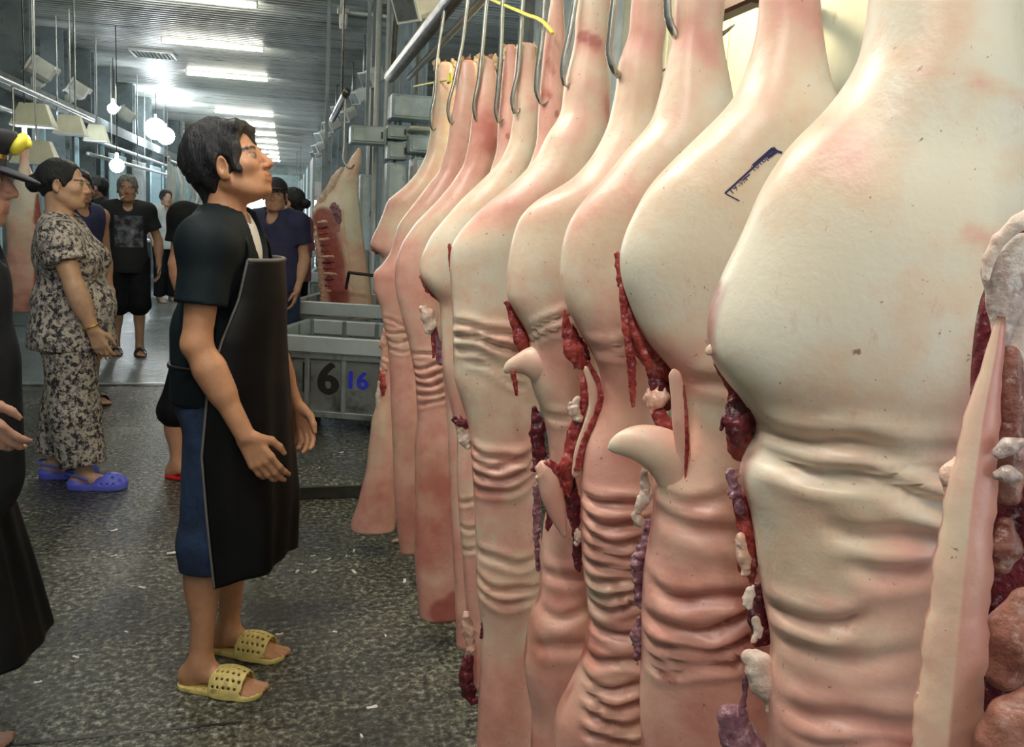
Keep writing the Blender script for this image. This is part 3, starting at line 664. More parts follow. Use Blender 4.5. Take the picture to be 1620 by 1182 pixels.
# nearest half
carcass('nearest and largest half carcass with a broad cream haunch filling the right side', RX, CY[0],
    [(1400, -260), (1388, -120), (1377, 0), (1369, 57), (1360, 100), (1309, 176), (1252, 228), (1205, 300), (1180, 360), (1140, 440), (1119, 500), (1116, 550), (1135, 590), (1165, 625), (1198, 655), (1203, 690), (1180, 712), (1166, 745), (1176, 775), (1188, 802), (1196, 860), (1206, 928), (1216, 980), (1224, 1020), (1216, 1060), (1211, 1104), (1222, 1182)],
    [(1540, -260), (1565, -120), (1597, 0), (1612, 60), (1640, 140), (1675, 250), (1690, 380), (1680, 500), (1650, 620), (1610, 740), (1580, 850), (1560, 1000), (1550, 1182)],
    folds=[(1195, 668, 1500, 735, -14, .010, .010), (1185, 708, 1480, 770, -16, .010, .011), (1330, 668, 1560, 720, -8, .006, .010), (1300, 800, 1520, 845, -10, .008, .012), (1320, 850, 1470, 850, 6, .006, .012),
           (1205, 950, 1330, 925, 4, .007, .010), (1215, 990, 1400, 985, 4, .004, .012), (1235, 1080, 1480, 1075, 8, .007, .012), (1240, 1115, 1480, 1110, 6, .006, .010), (1240, 1150, 1420, 1150, 4, .004, .01)],
    pink=((-300, .1), (0, -.02), (300, -.02), (550, .08), (680, .12), (760, .02), (900, .2), (1182, .42)), tk=1.0, cols=112, seed=1, wob=.0035,  # pink towards the bottom also paints in warm reflected light
    smears_bounce=[(1500, 148, 1610, 185, 14, .35), (1400, 138, 1480, 140, 5, .18), (1475, 365, 1510, 380, 12, .38), (1270, 170, 1330, 250, 30, .3), (1240, 260, 1330, 300, 40, .18), (1520, 560, 1490, 700, 55, .35), (1500, 900, 1480, 1180, 60, .5), (1420, 1160, 1520, 1100, 60, .5), (1560, 300, 1600, 420, 60, .25), (1400, 850, 1450, 1000, 60, .2)],  # lower-right entries tint in warm reflected light, the rest are smears
    reds=[(1520, 2, 1530, 8, 9, .7)],
    extras=[('flap', 'skin', [(1118, 560, 4), (1128, 552, 7), (1145, 556, 8), (1158, 585, 8), (1172, 615, 9), (1192, 645, 8)], .012, .5),
            ('cut_muscle', 'muscle', [(1138, 575, 10), (1158, 605, 16), (1172, 640, 24), (1180, 680, 30), (1176, 712, 18)], -.018, .6, .25),
            ('kidney', 'darkmeat', [(1162, 640, 12), (1163, 668, 19), (1168, 698, 12)], .0, .8, .1),
            ('tissue', 'purple', [(1158, 752, 8), (1163, 780, 10), (1168, 800, 9)], -.01, .8, .5),
            ('cut_muscle', 'muscle', [(1172, 790, 12), (1182, 840, 15), (1186, 890, 14), (1190, 930, 10)], -.02, .7, .3),
            ('tissue', 'pinkfat', [(1172, 850, 8), (1176, 880, 10), (1180, 905, 6)], -.005, .8, .3),
            ('fat', 'fat', [(1186, 935, 7), (1182, 955, 9)], -.004, .8, .2),
            ('cut_muscle', 'darkmeat', [(1200, 930, 12), (1205, 970, 20), (1205, 1010, 18)], -.03, .7, .3),
            ('fat', 'fat', [(1196, 980, 6), (1200, 1000, 7), (1192, 1012, 6)], -.005, .8, .4),
            ('teat', 'fat', [(1184, 1038, 12), (1196, 1052, 22), (1210, 1078, 26), (1228, 1100, 20)], .006, .8, .08),
            ('tissue', 'purple', [(1180, 1068, 5), (1178, 1100, 5), (1172, 1128, 6)], -.012, .8, .3),
            ('tissue', 'purple', [(1160, 1140, 14), (1170, 1165, 26), (1185, 1200, 24)], -.015, .8, .5)])
# second
carcass('pale half carcass second in the row, bearing a blue ink stamp', RX, CY[1],
    [(1215, -140), (1205, -60), (1200, 0), (1197, 43), (1187, 85), (1164, 148), (1150, 168), (1122, 196), (1062, 256), (1025, 295), (1005, 335), (988, 370), (978, 410), (984, 450), (996, 480), (1012, 520), (1032, 552), (1062, 583), (1080, 607), (1082, 680), (1040, 735), (1031, 766), (1036, 802), (1028, 850), (1020, 892), (1016, 953), (1016, 1026), (1014, 1108), (1016, 1182)],
    [(1290, -140), (1296, -60), (1298, 0), (1302, 43), (1309, 99), (1320, 153), (1345, 200), (1340, 260), (1320, 340), (1290, 440), (1265, 520), (1240, 600), (1235, 700), (1230, 850), (1240, 1000), (1250, 1182)],
    folds=[(1085, 590, 1180, 600, 3, .005, .010), (1030, 905, 1200, 895, 12, .007, .010), (1018, 960, 1200, 915, 18, .009, .010), (1018, 990, 1190, 960, 12, .008, .008), (1018, 1007, 1180, 985, 10, .008, .007), (1018, 1022, 1160, 1000, 8, .006, .007), (1035, 760, 1120, 770, 6, .005, .01), (1030, 800, 1180, 830, -6, .005, .014)],
    pink=((-100, .25), (40, .28), (120, .08), (350, .02), (520, .12), (620, .2), (760, .38), (1000, .45), (1182, .5)), cols=96, seed=2,
    smears_bounce=[(1250, 10, 1290, 40, 26, .3), (1310, 120, 1318, 160, 12, .35), (1100, 640, 1150, 640, 30, -.2), (1180, 850, 1200, 1100, 40, .4), (1060, 890, 1080, 930, 20, .2), (1040, 540, 1090, 600, 20, .25)],
    reds=[(1040, 1032, 1055, 1034, 7, .5)],
    extras=[('cut_muscle', 'muscle', [(976, 402, 4), (982, 440, 8), (994, 490, 12), (1010, 530, 18), (1032, 565, 22), (1052, 592, 16)], -.02, .6, .2),
            ('cut_muscle', 'muscle', [(984, 455, 5), (990, 520, 7), (999, 575, 8), (1001, 620, 6), (1002, 642, 3)], -.012, .6, .15),
            ('cut_muscle', 'darkmeat', [(1032, 590, 10), (1046, 612, 16), (1052, 640, 12)], -.02, .7, .3),
            ('fat', 'pinkfat', [(1028, 630, 10), (1040, 632, 15), (1052, 626, 10)], -.002, .8, .2),
            ('cut_muscle', 'muscle', [(1040, 655, 10), (1055, 672, 14), (1065, 700, 12)], -.006, .7, .3),
            ('foreleg', 'skin', [(962, 710, 5), (974, 706, 14), (995, 702, 24), (1022, 704, 32), (1055, 720, 38), (1075, 760, 36), (1070, 800, 28)], .03, .8, .05),
            ('skin_flap', 'skin', [(1066, 585, 10), (1072, 620, 12), (1077, 670, 13), (1081, 720, 10), (1082, 760, 4)], .052, .4, .06),
            ('cut_edge', 'muscle', [(1082, 610, 2), (1086, 660, 3), (1087, 710, 3.5), (1084, 760, 2)], .056, .6, .1),
            ('tail_tip', 'fat', [(1018, 748, 5), (1020, 768, 8), (1017, 792, 10), (1010, 808, 7)], .012, .8, .1),
            ('tail_end', 'fat', [(1006, 815, 9), (1012, 826, 10)], .012, .8, .2),
            ('tissue', 'purple', [(1028, 830, 10), (1024, 862, 14), (1012, 890, 16), (1012, 920, 12), (1012, 950, 8)], -.015, .8, .4),
            ('tissue', 'purple', [(1010, 980, 6), (1006, 1005, 9), (1008, 1040, 7)], -.012, .8, .4)])
# third
carcass('pink half carcass third in the row with many belly folds', RX, CY[2],
    [(1082, -60), (1074, -20), (1066, 0), (1066, 50), (1054, 114), (1045, 159), (1034, 196), (997, 233), (975, 262), (957, 284), (925, 315), (903, 345), (890, 385), (887, 441), (897, 481), (922, 530), (940, 560), (952, 591), (953, 624), (938, 665), (922, 697), (918, 745), (920, 859), (924, 912), (932, 977), (926, 1022), (914, 1059), (898, 1092), (881, 1124), (877, 1182)],
    [(1130, -60), (1140, -20), (1145, 0), (1140, 57), (1150, 114), (1156, 156), (1160, 200), (1145, 260), (1120, 340), (1080, 420), (1060, 520), (1055, 620), (1058, 750), (1055, 900), (1050, 1050), (1045, 1182)],
    folds=[(925, 538, 1000, 532, 4, .007, .007), (930, 552, 1005, 552, -3, .006, .006)] +
          [(924, y, 1012, y-6+d, 6, .010, .0085) for y, d in ((772, 8), (800, 10), (828, 6), (850, 4), (872, 2), (893, 0), (915, -2), (934, -4), (975, -2), (1018, -2), (1052, 4), (1072, 8), (1096, 14), (1120, 20))],
    pink=((-40, .35), (60, .3), (150, .05), (260, .1), (330, .38), (450, .3), (540, .3), (640, .45), (760, .5), (900, .32), (1182, .5)), cols=88, seed=3,
    smears_bounce=[(1090, 50, 1110, 100, 20, .3), (950, 600, 990, 700, 40, .2), (925, 980, 935, 1040, 14, .3)],
    extras=[('cut_muscle', 'muscle', [(892, 492, 3), (898, 525, 9), (908, 556, 15), (918, 575, 12)], -.008, .6, .2),
            ('cut_muscle', 'darkmeat', [(905, 520, 6), (918, 548, 10), (926, 566, 8)], -.015, .7, .2),
            ('cut_edge', 'muscle', [(930, 574, 3), (945, 600, 4), (951, 628, 5), (940, 664, 5), (924, 698, 5), (914, 740, 6)], .02, .6, .2),
            ('belly_edge', 'skin', [(926, 580, 5), (938, 610, 9), (940, 640, 9), (930, 675, 9), (918, 710, 8), (910, 755, 6)], .012, .5, .1),
            ('tissue', 'fat', [(912, 632, 5), (908, 648, 9), (914, 662, 8)], -.004, .8, .3),
            ('cut_muscle', 'muscle', [(924, 600, 6), (922, 640, 9), (912, 690, 12), (900, 735, 14), (892, 770, 14)], -.018, .7, .3),
            ('foreleg', 'skin', [(848, 740, 8), (856, 742, 15), (866, 756, 18), (874, 785, 18), (884, 818, 13), (894, 850, 3)], -.005, .8, .04),
            ('cut_muscle', 'muscle', [(868, 734, 7), (880, 746, 9), (886, 768, 6)], .0, .7, .3),
            ('cut_muscle', 'darkmeat', [(900, 745, 12), (906, 790, 12), (910, 840, 8), (914, 900, 5)], -.04, .5, .3),
            ('tissue', 'fat', [(912, 838, 4), (915, 850, 7), (912, 862, 5)], -.01, .8, .4)])
# fourth
carcass('half carcass fourth in the row with a stub foreleg poking left', RX, CY[3],
    [(1008, -40), (998, 0), (995, 57), (977, 99), (975, 136), (965, 185), (957, 210), (935, 250), (900, 288), (850, 312), (820, 343), (808, 386), (802, 431), (800, 474), (812, 490), (824, 512), (838, 532), (836, 560), (834, 600), (845, 629), (857, 654), (867, 700), (869, 740), (872, 790), (862, 815), (855, 871), (855, 937), (840, 965), (826, 1047), (836, 1100), (840, 1128), (839, 1182)],
    [(1050, -40), (1055, 0), (1053, 50), (1047, 85), (1049, 125), (1040, 176), (1050, 230), (1030, 320), (1000, 420), (965, 520), (950, 600), (945, 700), (950, 850), (955, 1000), (950, 1182)],
    folds=[(835, 522, 895, 488, -2, .008, .007), (838, 535, 895, 510, -2, .006, .006), (858, 895, 918, 890, 5, .004, .012), (856, 950, 922, 945, 5, .004, .012), (845, 1000, 920, 990, 5, .004, .015), (862, 655, 910, 640, 5, .004, .008)],
    pink=((-40, .3), (60, .35), (130, .15), (220, .02), (300, .25), (430, .22), (520, .25), (640, .3), (740, .45), (900, .48), (1182, .45)), cols=80, seed=4,
    smears_bounce=[(1000, 60, 1030, 80, 18, .3), (830, 960, 850, 1010, 14, .45), (870, 560, 900, 620, 25, .15)],
    extras=[('cut_muscle', 'muscle', [(801, 478, 3), (813, 503, 8), (825, 532, 13), (830, 556, 10)], -.012, .6, .2),
            ('foreleg', 'skin', [(799, 590, 4), (806, 582, 9), (822, 576, 16), (845, 575, 28), (870, 585, 30)], .022, .8, .06),
            ('cut_muscle', 'muscle', [(812, 592, 5), (815, 606, 4), (817, 624, 2)], .032, .7, .2),
            ('cut_muscle', 'darkmeat', [(846, 648, 6), (852, 680, 11), (853, 715, 12), (848, 740, 8)], -.02, .7, .3),
            ('tissue', 'purple', [(848, 770, 6), (850, 810, 7), (849, 850, 5), (851, 900, 4)], -.02, .8, .3),
            ('cut_muscle', 'darkmeat', [(880, 745, 16), (884, 800, 22), (890, 850, 22), (900, 900, 16)], .03, .35, .3)])
# fifth
carcass('pale half carcass fifth in the row with deep waist creases', RX, CY[4],
    [(916, -60), (912, 0), (909, 63), (898, 110), (892, 135), (888, 180), (866, 211), (846, 255), (805, 297), (772, 321), (735, 358), (714, 388), (712, 431), (715, 462), (717, 504), (717, 538), (718, 599), (730, 632), (738, 660), (745, 690), (747, 735), (750, 806), (752, 881), (752, 934), (761, 991), (758, 1057), (756, 1124), (754, 1182)],
    [(965, -60), (969, 0), (962, 60), (960, 91), (965, 135), (964, 190), (960, 240), (935, 310), (900, 390), (860, 470), (850, 560), (852, 640), (850, 704), (856, 837), (858, 907), (858, 950), (850, 1035), (858, 1128), (855, 1182)],
    folds=[(718, 512, 820, 532, -8, .009, .008), (718, 528, 822, 556, -10, .010, .008), (720, 545, 815, 585, -8, .006, .008), (740, 562, 820, 600, -4, .005, .008),
           (745, 702, 846, 712, 6, .009, .009), (748, 722, 846, 700, 10, .010, .009), (749, 742, 846, 722, 10, .009, .009), (750, 764, 840, 745, 8, .007, .009), (752, 862, 852, 872, 5, .005, .010), (752, 905, 855, 915, 6, .006, .010), (752, 925, 852, 932, 6, .005, .010), (756, 1168, 840, 1172, 2, .005, .006)],
    pink=((-60, .25), (80, .3), (150, .25), (240, .1), (330, .3), (420, .02), (500, .15), (600, .22), (700, .35), (800, .35), (900, .2), (1000, .32), (1182, .45)), cols=80, seed=5,
    smears_bounce=[(925, 70, 940, 80, 12, .6), (740, 350, 800, 330, 30, .3), (760, 770, 785, 770, 12, .3), (955, 160, 962, 220, 8, .4)],
    reds=[(918, 62, 940, 72, 9, .6)],
    extras=[('cut_edge', 'muscle', [(711, 388, 3), (713, 405, 4), (714, 428, 3)], .004, .6, .2),
            ('tissue', 'darkmeat', [(716, 664, 3), (726, 668, 7), (738, 672, 8)], .012, .7, .4),
            ('tissue', 'fat', [(728, 684, 7), (736, 694, 9), (740, 705, 6)], .006, .8, .3),
            ('cut_edge', 'darkmeat', [(764, 986, 3), (766, 997, 5), (762, 1008, 3)], .02, .7, .3),
            ('tissue', 'darkmeat', [(742, 1040, 9), (738, 1070, 13), (741, 1095, 12), (748, 1110, 8)], -.03, .8, .3),
            ('fat', 'pinkfat', [(737, 972, 7), (742, 1000, 9), (746, 1030, 8)], -.02, .8, .3)])
# sixth: leg only shows
carcass('half carcass sixth in the row, only its reddish leg showing between its neighbours', RX, CY[5],
    [(872, -10), (868, 20), (862, 60), (856, 120), (852, 170), (850, 224), (838, 262), (800, 310), (755, 350), (730, 400), (725, 460), (730, 560), (740, 640), (752, 740), (758, 900), (762, 1080)],
    [(892, -10), (894, 30), (895, 60), (893, 120), (893, 170), (895, 224), (890, 300), (860, 380), (830, 460), (815, 560), (815, 640), (815, 740), (820, 900), (820, 1080)],
    pink=((-10, .3), (60, .5), (120, .55), (200, .4), (300, .2), (500, .2), (1000, .45)), cols=56, seed=6,
    smears_bounce=[(860, 150, 862, 150, 8, .4)], reds=[(866, 100, 872, 118, 5, .5), (866, 152, 867, 156, 4, .7), (877, 180, 878, 184, 3, .7)])
# seventh
carcass('narrow half carcass seventh in the row with an open red cut at its belly', RX, CY[6],
    [(818, 74), (816, 100), (812, 140), (812, 185), (806, 225), (790, 258), (763, 284), (730, 315), (705, 345), (684, 370), (668, 405), (663, 434), (676, 455), (697, 475), (698, 523), (698, 575), (711, 639), (722, 690), (721, 748), (728, 837), (734, 925), (739, 978), (744, 1040), (748, 1085)],
    [(846, 74), (848, 100), (852, 140), (857, 168), (852, 210), (845, 250), (825, 310), (790, 380), (765, 450), (760, 530), (760, 600), (765, 700), (770, 840), (772, 960), (772, 1085)],
    folds=[(724, 790, 750, 786, 2, .004, .008), (727, 830, 752, 826, 2, .004, .008), (728, 865, 752, 862, 2, .004, .008)],
    pink=((70, .3), (110, .45), (150, .2), (220, .05), (330, .15), (430, .1), (500, .2), (640, .4), (760, .28), (900, .35), (1080, .6)), cols=64, seed=7,
    smears_bounce=[(835, 160, 840, 170, 10, .3)], reds=[(742, 1020, 744, 1080, 12, .5)],
    extras=[('cut_muscle', 'muscle', [(664, 437, 3), (676, 449, 7), (690, 464, 9), (701, 478, 6)], .006, .6, .2),
            ('tissue', 'fat', [(668, 490, 6), (676, 498, 11), (681, 514, 10), (676, 524, 6)], .02, .8, .25),
            ('cut_muscle', 'purple', [(688, 520, 6), (692, 545, 8), (697, 572, 6)], .002, .7, .3),
            ('cut_edge', 'muscle', [(684, 520, 3), (685, 545, 3), (686, 565, 2)], .008, .7, .2)])
# eighth: leg only
carcass('half carcass eighth in the row, pink leg with a brown hock tip', RX, CY[7],
    [(798, 76), (795, 100), (791, 150), (787, 200), (785, 240), (770, 285), (735, 330), (705, 380), (695, 440), (695, 520), (705, 640), (712, 760), (718, 900), (722, 1020)],
    [(816, 76), (820, 100), (822, 150), (823, 200), (825, 240), (815, 300), (785, 360), (755, 430), (745, 520), (748, 640), (750, 760), (752, 900), (752, 1020)],
    pink=((74, .5), (95, .55), (140, .5), (200, .45), (260, .2), (500, .3), (1000, .5)), cols=48, seed=8, reds=[(801, 215, 803, 220, 4, .7)])
# ninth
carcass('half carcass ninth in the row with a red-stained lower end', RX, CY[8],
    [(762, 95), (757, 115), (752, 150), (746, 190), (742, 225), (735, 258), (715, 290), (690, 320), (660, 350), (636, 385), (624, 415), (625, 462), (638, 511), (649, 550), (658, 599), (661, 660), (657, 700), (658, 800), (655, 880), (662, 960), (664, 972)],
    [(780, 93), (786, 115), (788, 150), (789, 190), (789, 225), (778, 269), (765, 310), (740, 360), (715, 420), (705, 500), (708, 560), (716, 640), (722, 700), (724, 800), (730, 880), (735, 950), (735, 976)],
    folds=[(650, 556, 702, 552, 3, .005, .007), (652, 578, 706, 566, 4, .007, .007), (654, 592, 708, 580, 4, .008, .007), (656, 606, 708, 594, 4, .008, .007), (658, 622, 708, 608, 4, .007, .007), (660, 636, 708, 622, 3, .005, .007)],
    pink=((90, .3), (140, .45), (230, .5), (290, .35), (380, .38), (520, .45), (620, .45), (760, .75), (880, .6), (975, .7)), cols=64, seed=9, bot=None,
    smears_bounce=[(765, 190, 775, 230, 18, .5), (690, 760, 700, 770, 20, .25), (672, 900, 690, 905, 14, -.35)], reds=[(700, 955, 722, 965, 24, .75), (715, 935, 718, 960, 12, .7)],
    extras=[('cut_edge', 'muscle', [(690, 972, 4), (712, 976, 6), (732, 972, 4)], .012, .6, .2)])
# tenth
carcass('half carcass tenth in the row with a bulging pink belly edge', RX, CY[9],
    [(728, 100), (724, 120), (720, 150), (712, 190), (708, 225), (695, 270), (660, 315), (630, 355), (618, 400), (604, 420), (590, 430), (592, 462), (603, 486), (606, 511), (613, 540), (617, 600), (618, 640), (620, 700), (624, 790), (630, 850), (634, 872)],
    [(752, 98), (757, 120), (757, 150), (755, 190), (750, 225), (740, 270), (725, 320), (700, 380), (675, 440), (660, 500), (664, 570), (670, 640), (675, 700), (672, 790), (665, 850), (660, 872)],
    folds=[(605, 500, 642, 514, 0, .005, .006), (607, 520, 645, 524, 2, .006, .006), (612, 536, 646, 536, 2, .006, .006), (614, 552, 648, 550, 2, .005, .006)],
    pink=((98, .4), (160, .45), (240, .4), (330, .35), (430, .5), (540, .45), (650, .45), (780, .55), (872, .55)), cols=56, seed=10, bot=None)
# eleventh, farthest
carcass('farthest half carcass in the row, its lower flap flaring out to the left', RX, CY[10],
    [(694, 102), (688, 110), (684, 150), (684, 182), (680, 210), (674, 246), (660, 274), (638, 297), (613, 316), (606, 338), (596, 361), (583, 388), (588, 397), (604, 400), (605, 430), (608, 500), (612, 535), (608, 580), (604, 610), (596, 640), (588, 665), (580, 740), (566, 795), (553, 832), (556, 836)],
    [(714, 100), (720, 110), (722, 150), (714, 190), (712, 230), (705, 270), (690, 320), (670, 370), (655, 420), (645, 500), (640, 560), (636, 620), (630, 665), (628, 740), (628, 795), (625, 832), (622, 840)],
    pink=((98, .35), (180, .25), (260, .1), (320, .2), (380, .4), (430, .4), (560, .5), (680, .35), (840, .55)), cols=64, seed=11, bot=None,
    smears_bounce=[(605, 640, 606, 680, 6, -.2)],
    extras=[('fringe', 'pinkfat', [(608, 520, 3), (606, 545, 5), (610, 570, 6), (604, 595, 5)], .02, .8, .4),
            ('fringe', 'muscle', [(603, 590, 4), (606, 610, 7), (610, 630, 5)], .03, .7, .4),
            ('fringe', 'fat', [(604, 600, 4), (598, 625, 5), (600, 645, 4)], .028, .8, .3),
            ('cut_edge', 'darkmeat', [(590, 838, 2), (600, 842, 4), (612, 839, 2)], .01, .7, .2),
            ('cut_edge', 'muscle', [(588, 395, 2), (596, 398, 4), (604, 401, 2)], .015, .7, .2)])
# opened half at the right edge, cut side towards the camera
def opened():
    pl = Plane(.52, .50, .8); root = empty('pork_carcass', pl.P0); tag(root, 'opened half carcass at the right edge showing its cut rib edge and dark hollow', 'carcass', 'half carcasses on the steel rail')
    def bits(nm, m, path, v, flat=.8, nz=.12, seed=0, pk=.3):
        if m != 'skin' and nm != 'hollow_wall':
            me = ragged(pl, path, v, flat, max(.08, nz*.7), seed+300, lump=0); me.name = nm; obj(nm, me, MAT[m], root); return
        V, F = soft(pl, path, v, nseg=18, flat=flat, nz=nz, seed=seed, per=8); me = mesh_from(nm, V, F); obj(nm, me, MAT[m], root)
        if m == 'skin':
            for a_, val in (('pink', pk), ('red', 0.)):
                at = me.attributes.new(a_, 'FLOAT', 'POINT'); at.data.foreach_set('value', np.full(len(V), val, np.float32))
    # back wall of the hollow
    bits('hollow_wall', 'darkmeat', [(1720, 200, 30), (1700, 340, 70), (1670, 480, 110), (1660, 640, 120), (1650, 800, 130), (1640, 960, 130), (1630, 1182, 130), (1625, 1400, 110), (1620, 1700, 60)], -.045, .28, .06, 3)
    # shank going up to the hook
    bits('shank', 'skin', [(1760, -500, 60), (1755, -250, 70), (1750, 0, 75), (1745, 150, 85), (1720, 300, 80)], -.01, .8, .03, 5, .2)
    # cut edge: a square bar of fat and muscle
    path = np.array([np.append(pl.loc(x, y, .03), r*pl.scale(x, y)) for x, y, r in [(1584, 500, 6), (1574, 560, 13), (1558, 640, 22), (1543, 740, 32), (1530, 840, 38), (1520, 940, 42), (1508, 1060, 46), (1498, 1182, 50), (1488, 1400, 50), (1480, 1650, 30)]])
    Q = catmull(path, 70); V = []; red = []; pk = []
    fwd = pl.n; side = pl.u
    for i, (x, y, z, r) in enumerate(Q):
        wob = 1+.05*math.sin(i*.9)+.04*math.sin(i*2.3)
        for a, rd in ((-1.0, 0), (-.75, 0), (-.1, .05), (.02, .25), (.55, .4), (1.0, .55), (1.0, .8), (-1.0, .5)):
            k = len(V) % 8
            dep = [.15, .55, 1.0, .98, .55, .1, -.7, -.7][k]
            V.append(np.array([x, y, z])+side*a*r*wob*.95+fwd*dep*r*.7); red.append(rd*.8); pk.append(.30 if k < 3 else .75)
    k = len(Q); F = [(i*8+j, i*8+(j+1) % 8, (i+1)*8+(j+1) % 8, (i+1)*8+j) for i in range(k-1) for j in range(8)]
    F += [tuple(range(8)), tuple((k-1)*8+j for j in range(7, -1, -1))]
    me = mesh_from('cut_rib_edge', V, F); obj('cut_rib_edge', me, MAT['skin'], root)
    for a_, val in (('pink', pk), ('red', red)):
        at = me.attributes.new(a_, 'FLOAT', 'POINT'); at.data.foreach_set('value', np.array(val, np.float32))
    bits('membrane', 'membrane', [(1618, 400, 34), (1594, 430, 36), (1590, 480, 26), (1584, 540, 14)], .02, .6, .06, 7)
    bits('fat_rim', 'fat', [(1640, 335, 14), (1612, 352, 13), (1580, 380, 11), (1564, 410, 9), (1560, 440, 6)], .035, .8, .1, 8)
    bits('cut_muscle', 'membrane', [(1614, 480, 22), (1606, 560, 30), (1600, 640, 26)], .015, .6, .2, 9)
    bits('fat_fold', 'brownmeat', [(1600, 560, 16), (1598, 640, 24), (1596, 720, 26), (1594, 780, 22)], .02, .7, .2, 10)
    bits('fat_fold', 'membrane', [(1580, 716, 10), (1596, 706, 14), (1614, 700, 8)], .04, .8, .2, 11)
    bits('fat_fold', 'membrane', [(1578, 752, 8), (1594, 750, 14), (1610, 754, 9)], .04, .8, .2, 12)
    bits('fat_fold', 'brownmeat', [(1592, 830, 14), (1590, 866, 24), (1586, 896, 14)], .025, .8, .15, 13)
    bits('fat_lump', 'pinkfat', [(1520, 730, 12), (1508, 752, 20), (1512, 785, 16), (1520, 812, 8)], .025, .7, .1, 14)
    bits('muscle_lump', 'brownmeat', [(1630, 960, 30), (1606, 1010, 46), (1590, 1062, 36)], .01, .7, .2, 15)
    bits('muscle_lump', 'brownmeat', [(1640, 1110, 30), (1612, 1140, 40), (1590, 1182, 40), (1580, 1250, 30)], .05, .7, .2, 16)
    for i, (x, y, r) in enumerate([(1470, 1005, 7), (1462, 1085, 8), (1455, 1105, 6), (1466, 1070, 8)]): bits('fat_shred', 'pinkfat', [(x-2, y-6, r*.8), (x, y, r), (x+2, y+7, r*.6)], .03, .8, .3, 20+i)
opened()

# brown tendon stumps on the hock ends
for ci, xs in ((10, (692, 704, 716)), (9, (730, 742, 752)), (8, (764, 776, 784)), (7, (800, 812)), (6, (822, 834, 844))):
    lab = [k for k in SKINS][ci]; sk_, pl = SKINS[lab]
    zt = {10: 100, 9: 97, 8: 92, 7: 77, 6: 75}[ci]
    for j, x in enumerate(xs):
        me = ragged(pl, [(x, zt+14, 5), (x+rng.uniform(-2, 2), zt+2, 5.5), (x+rng.uniform(-2, 2), zt-5, 3.5)], .004, .8, .5, ci*9+j); me.name = 'tendon_stump'; obj('tendon_stump', me, MAT['tendon' if j != 1 else 'brownmeat'], sk_.parent)
# ------------------------------------------------------------------ hooks
hooks = [
    (10, [(701, 0), (696, 60), (690, 110), (688, 150), (682, 188), (686, 206), (694, 200)], 'farthest leg'),
    (9, [(742, 0), (731, 70), (719, 127), (710, 184), (714, 196), (722, 188)], 'second farthest leg'),
    (8, [(770, 0), (762, 85), (757, 127), (751, 180), (755, 193), (763, 186)], 'brown-spotted leg'),
    (7, [(796, 0), (792, 85), (787, 148), (785, 180), (790, 195), (797, 188)], 'pink leg with the brown hock tip'),
    (6, [(827, 0), (823, 63), (819, 116), (811, 167), (815, 181), (823, 172)], 'seventh leg with the yellow sheen'),
    (5, [(861, 0), (857, 63), (849, 127), (849, 145), (860, 166), (868, 160)], 'reddish sixth leg'),
    (4, [(910, 0), (901, 53), (891, 101), (890, 120), (896, 138), (905, 130)], 'fifth leg with the bruise'),
    (3, [(972, 0), (966, 53), (964, 88), (976, 117), (992, 116), (1020, 112), (1040, 113), (1056, 108)], 'fourth leg, tip sticking out to the right'),
    (2, [(1055, -60), (1056, 0), (1057, 28), (1068, 54), (1090, 60), (1120, 58), (1140, 54), (1162, 39)], 'third leg, sharp tip sticking out to the right'),
    (1, [(1210, -160), (1205, -110), (1212, -75), (1240, -70), (1290, -85)], 'second leg'),
    (0, [(1380, -300), (1372, -230), (1384, -190), (1430, -180), (1560, -200)], 'nearest leg')]
for ci, path, where in hooks:
    pl = Plane(RX, CY[ci]); root = empty('meat_hook', pl.P0+np.array([0, 0, 1.8])); tag(root, 'long steel meat hook through the %s' % where, 'hook', 'steel meat hooks on the rail')
    off = .032 if ci >= 4 else .02
    pts = [pl.loc(x, y, off) for x, y in path]
    if ci in (2, 3): pts = [p+pl.n*(-.02 if 3 < i < len(pts)-1 else 0) for i, p in enumerate(pts)]
    pts = [q for q in pts if q[2] < RZ-.10]
    top = np.array([0.0, 0.0, RZ+.036+.006])
    a0 = pts[0]; v = np.array(top)
    up = [v+np.array([-.0, .05, -.055]), v+np.array([0, .045, -.01]), v+np.array([0, .0, .004]), v+np.array([-.01, -.042, -.03])]
    up = [np.array(q) for q in up]
    mids = [up[-1]*(1-t)+a0*t+np.array([0, 0, 0]) for t in (.25, .5, .75)]
    P = catmull(np.array(up+mids+pts), 60)-np.array([0, 0, 1.8])
    r = np.full(60, .0062); r[-5:] = np.linspace(.0062, .0015, 5)
    b = MB(); b.tube(P, r, 10); b.build('hook_rod', MAT['hook'], root, True)
# ------------------------------------------------------------------ cords
def cord(pts, rad, m, label, cat='cord', name='cord'):
    P = np.array(pts); b = MB(); b.tube(catmull(P-P[0], 24), rad, 8); o = b.build(name, MAT[m], None, True, P[0]); tag(o, label, cat); return o
cord([atX(765, -6, .58), atX(790, 5, .575), atX(830, 22, .565), atX(868, 44, .55), atX(874, 52, .55)], .0045, 'yellow', 'yellow cord stretched above the middle carcass legs')
cord([atX(655, 137, .60), atX(690, 130, .585), atX(708, 126, .57), atX(716, 124, .565)], .005, 'yellow', 'yellow cord tied to the farthest leg')
p = atX(711, 124, .555); b = MB(); b.box((0, 0, 0), (.012, .05, .035), bev=.004); o = b.build('yellow_tag', MAT['yellow'], None, False, p); tag(o, 'small yellow tag on the farthest leg', 'tag')

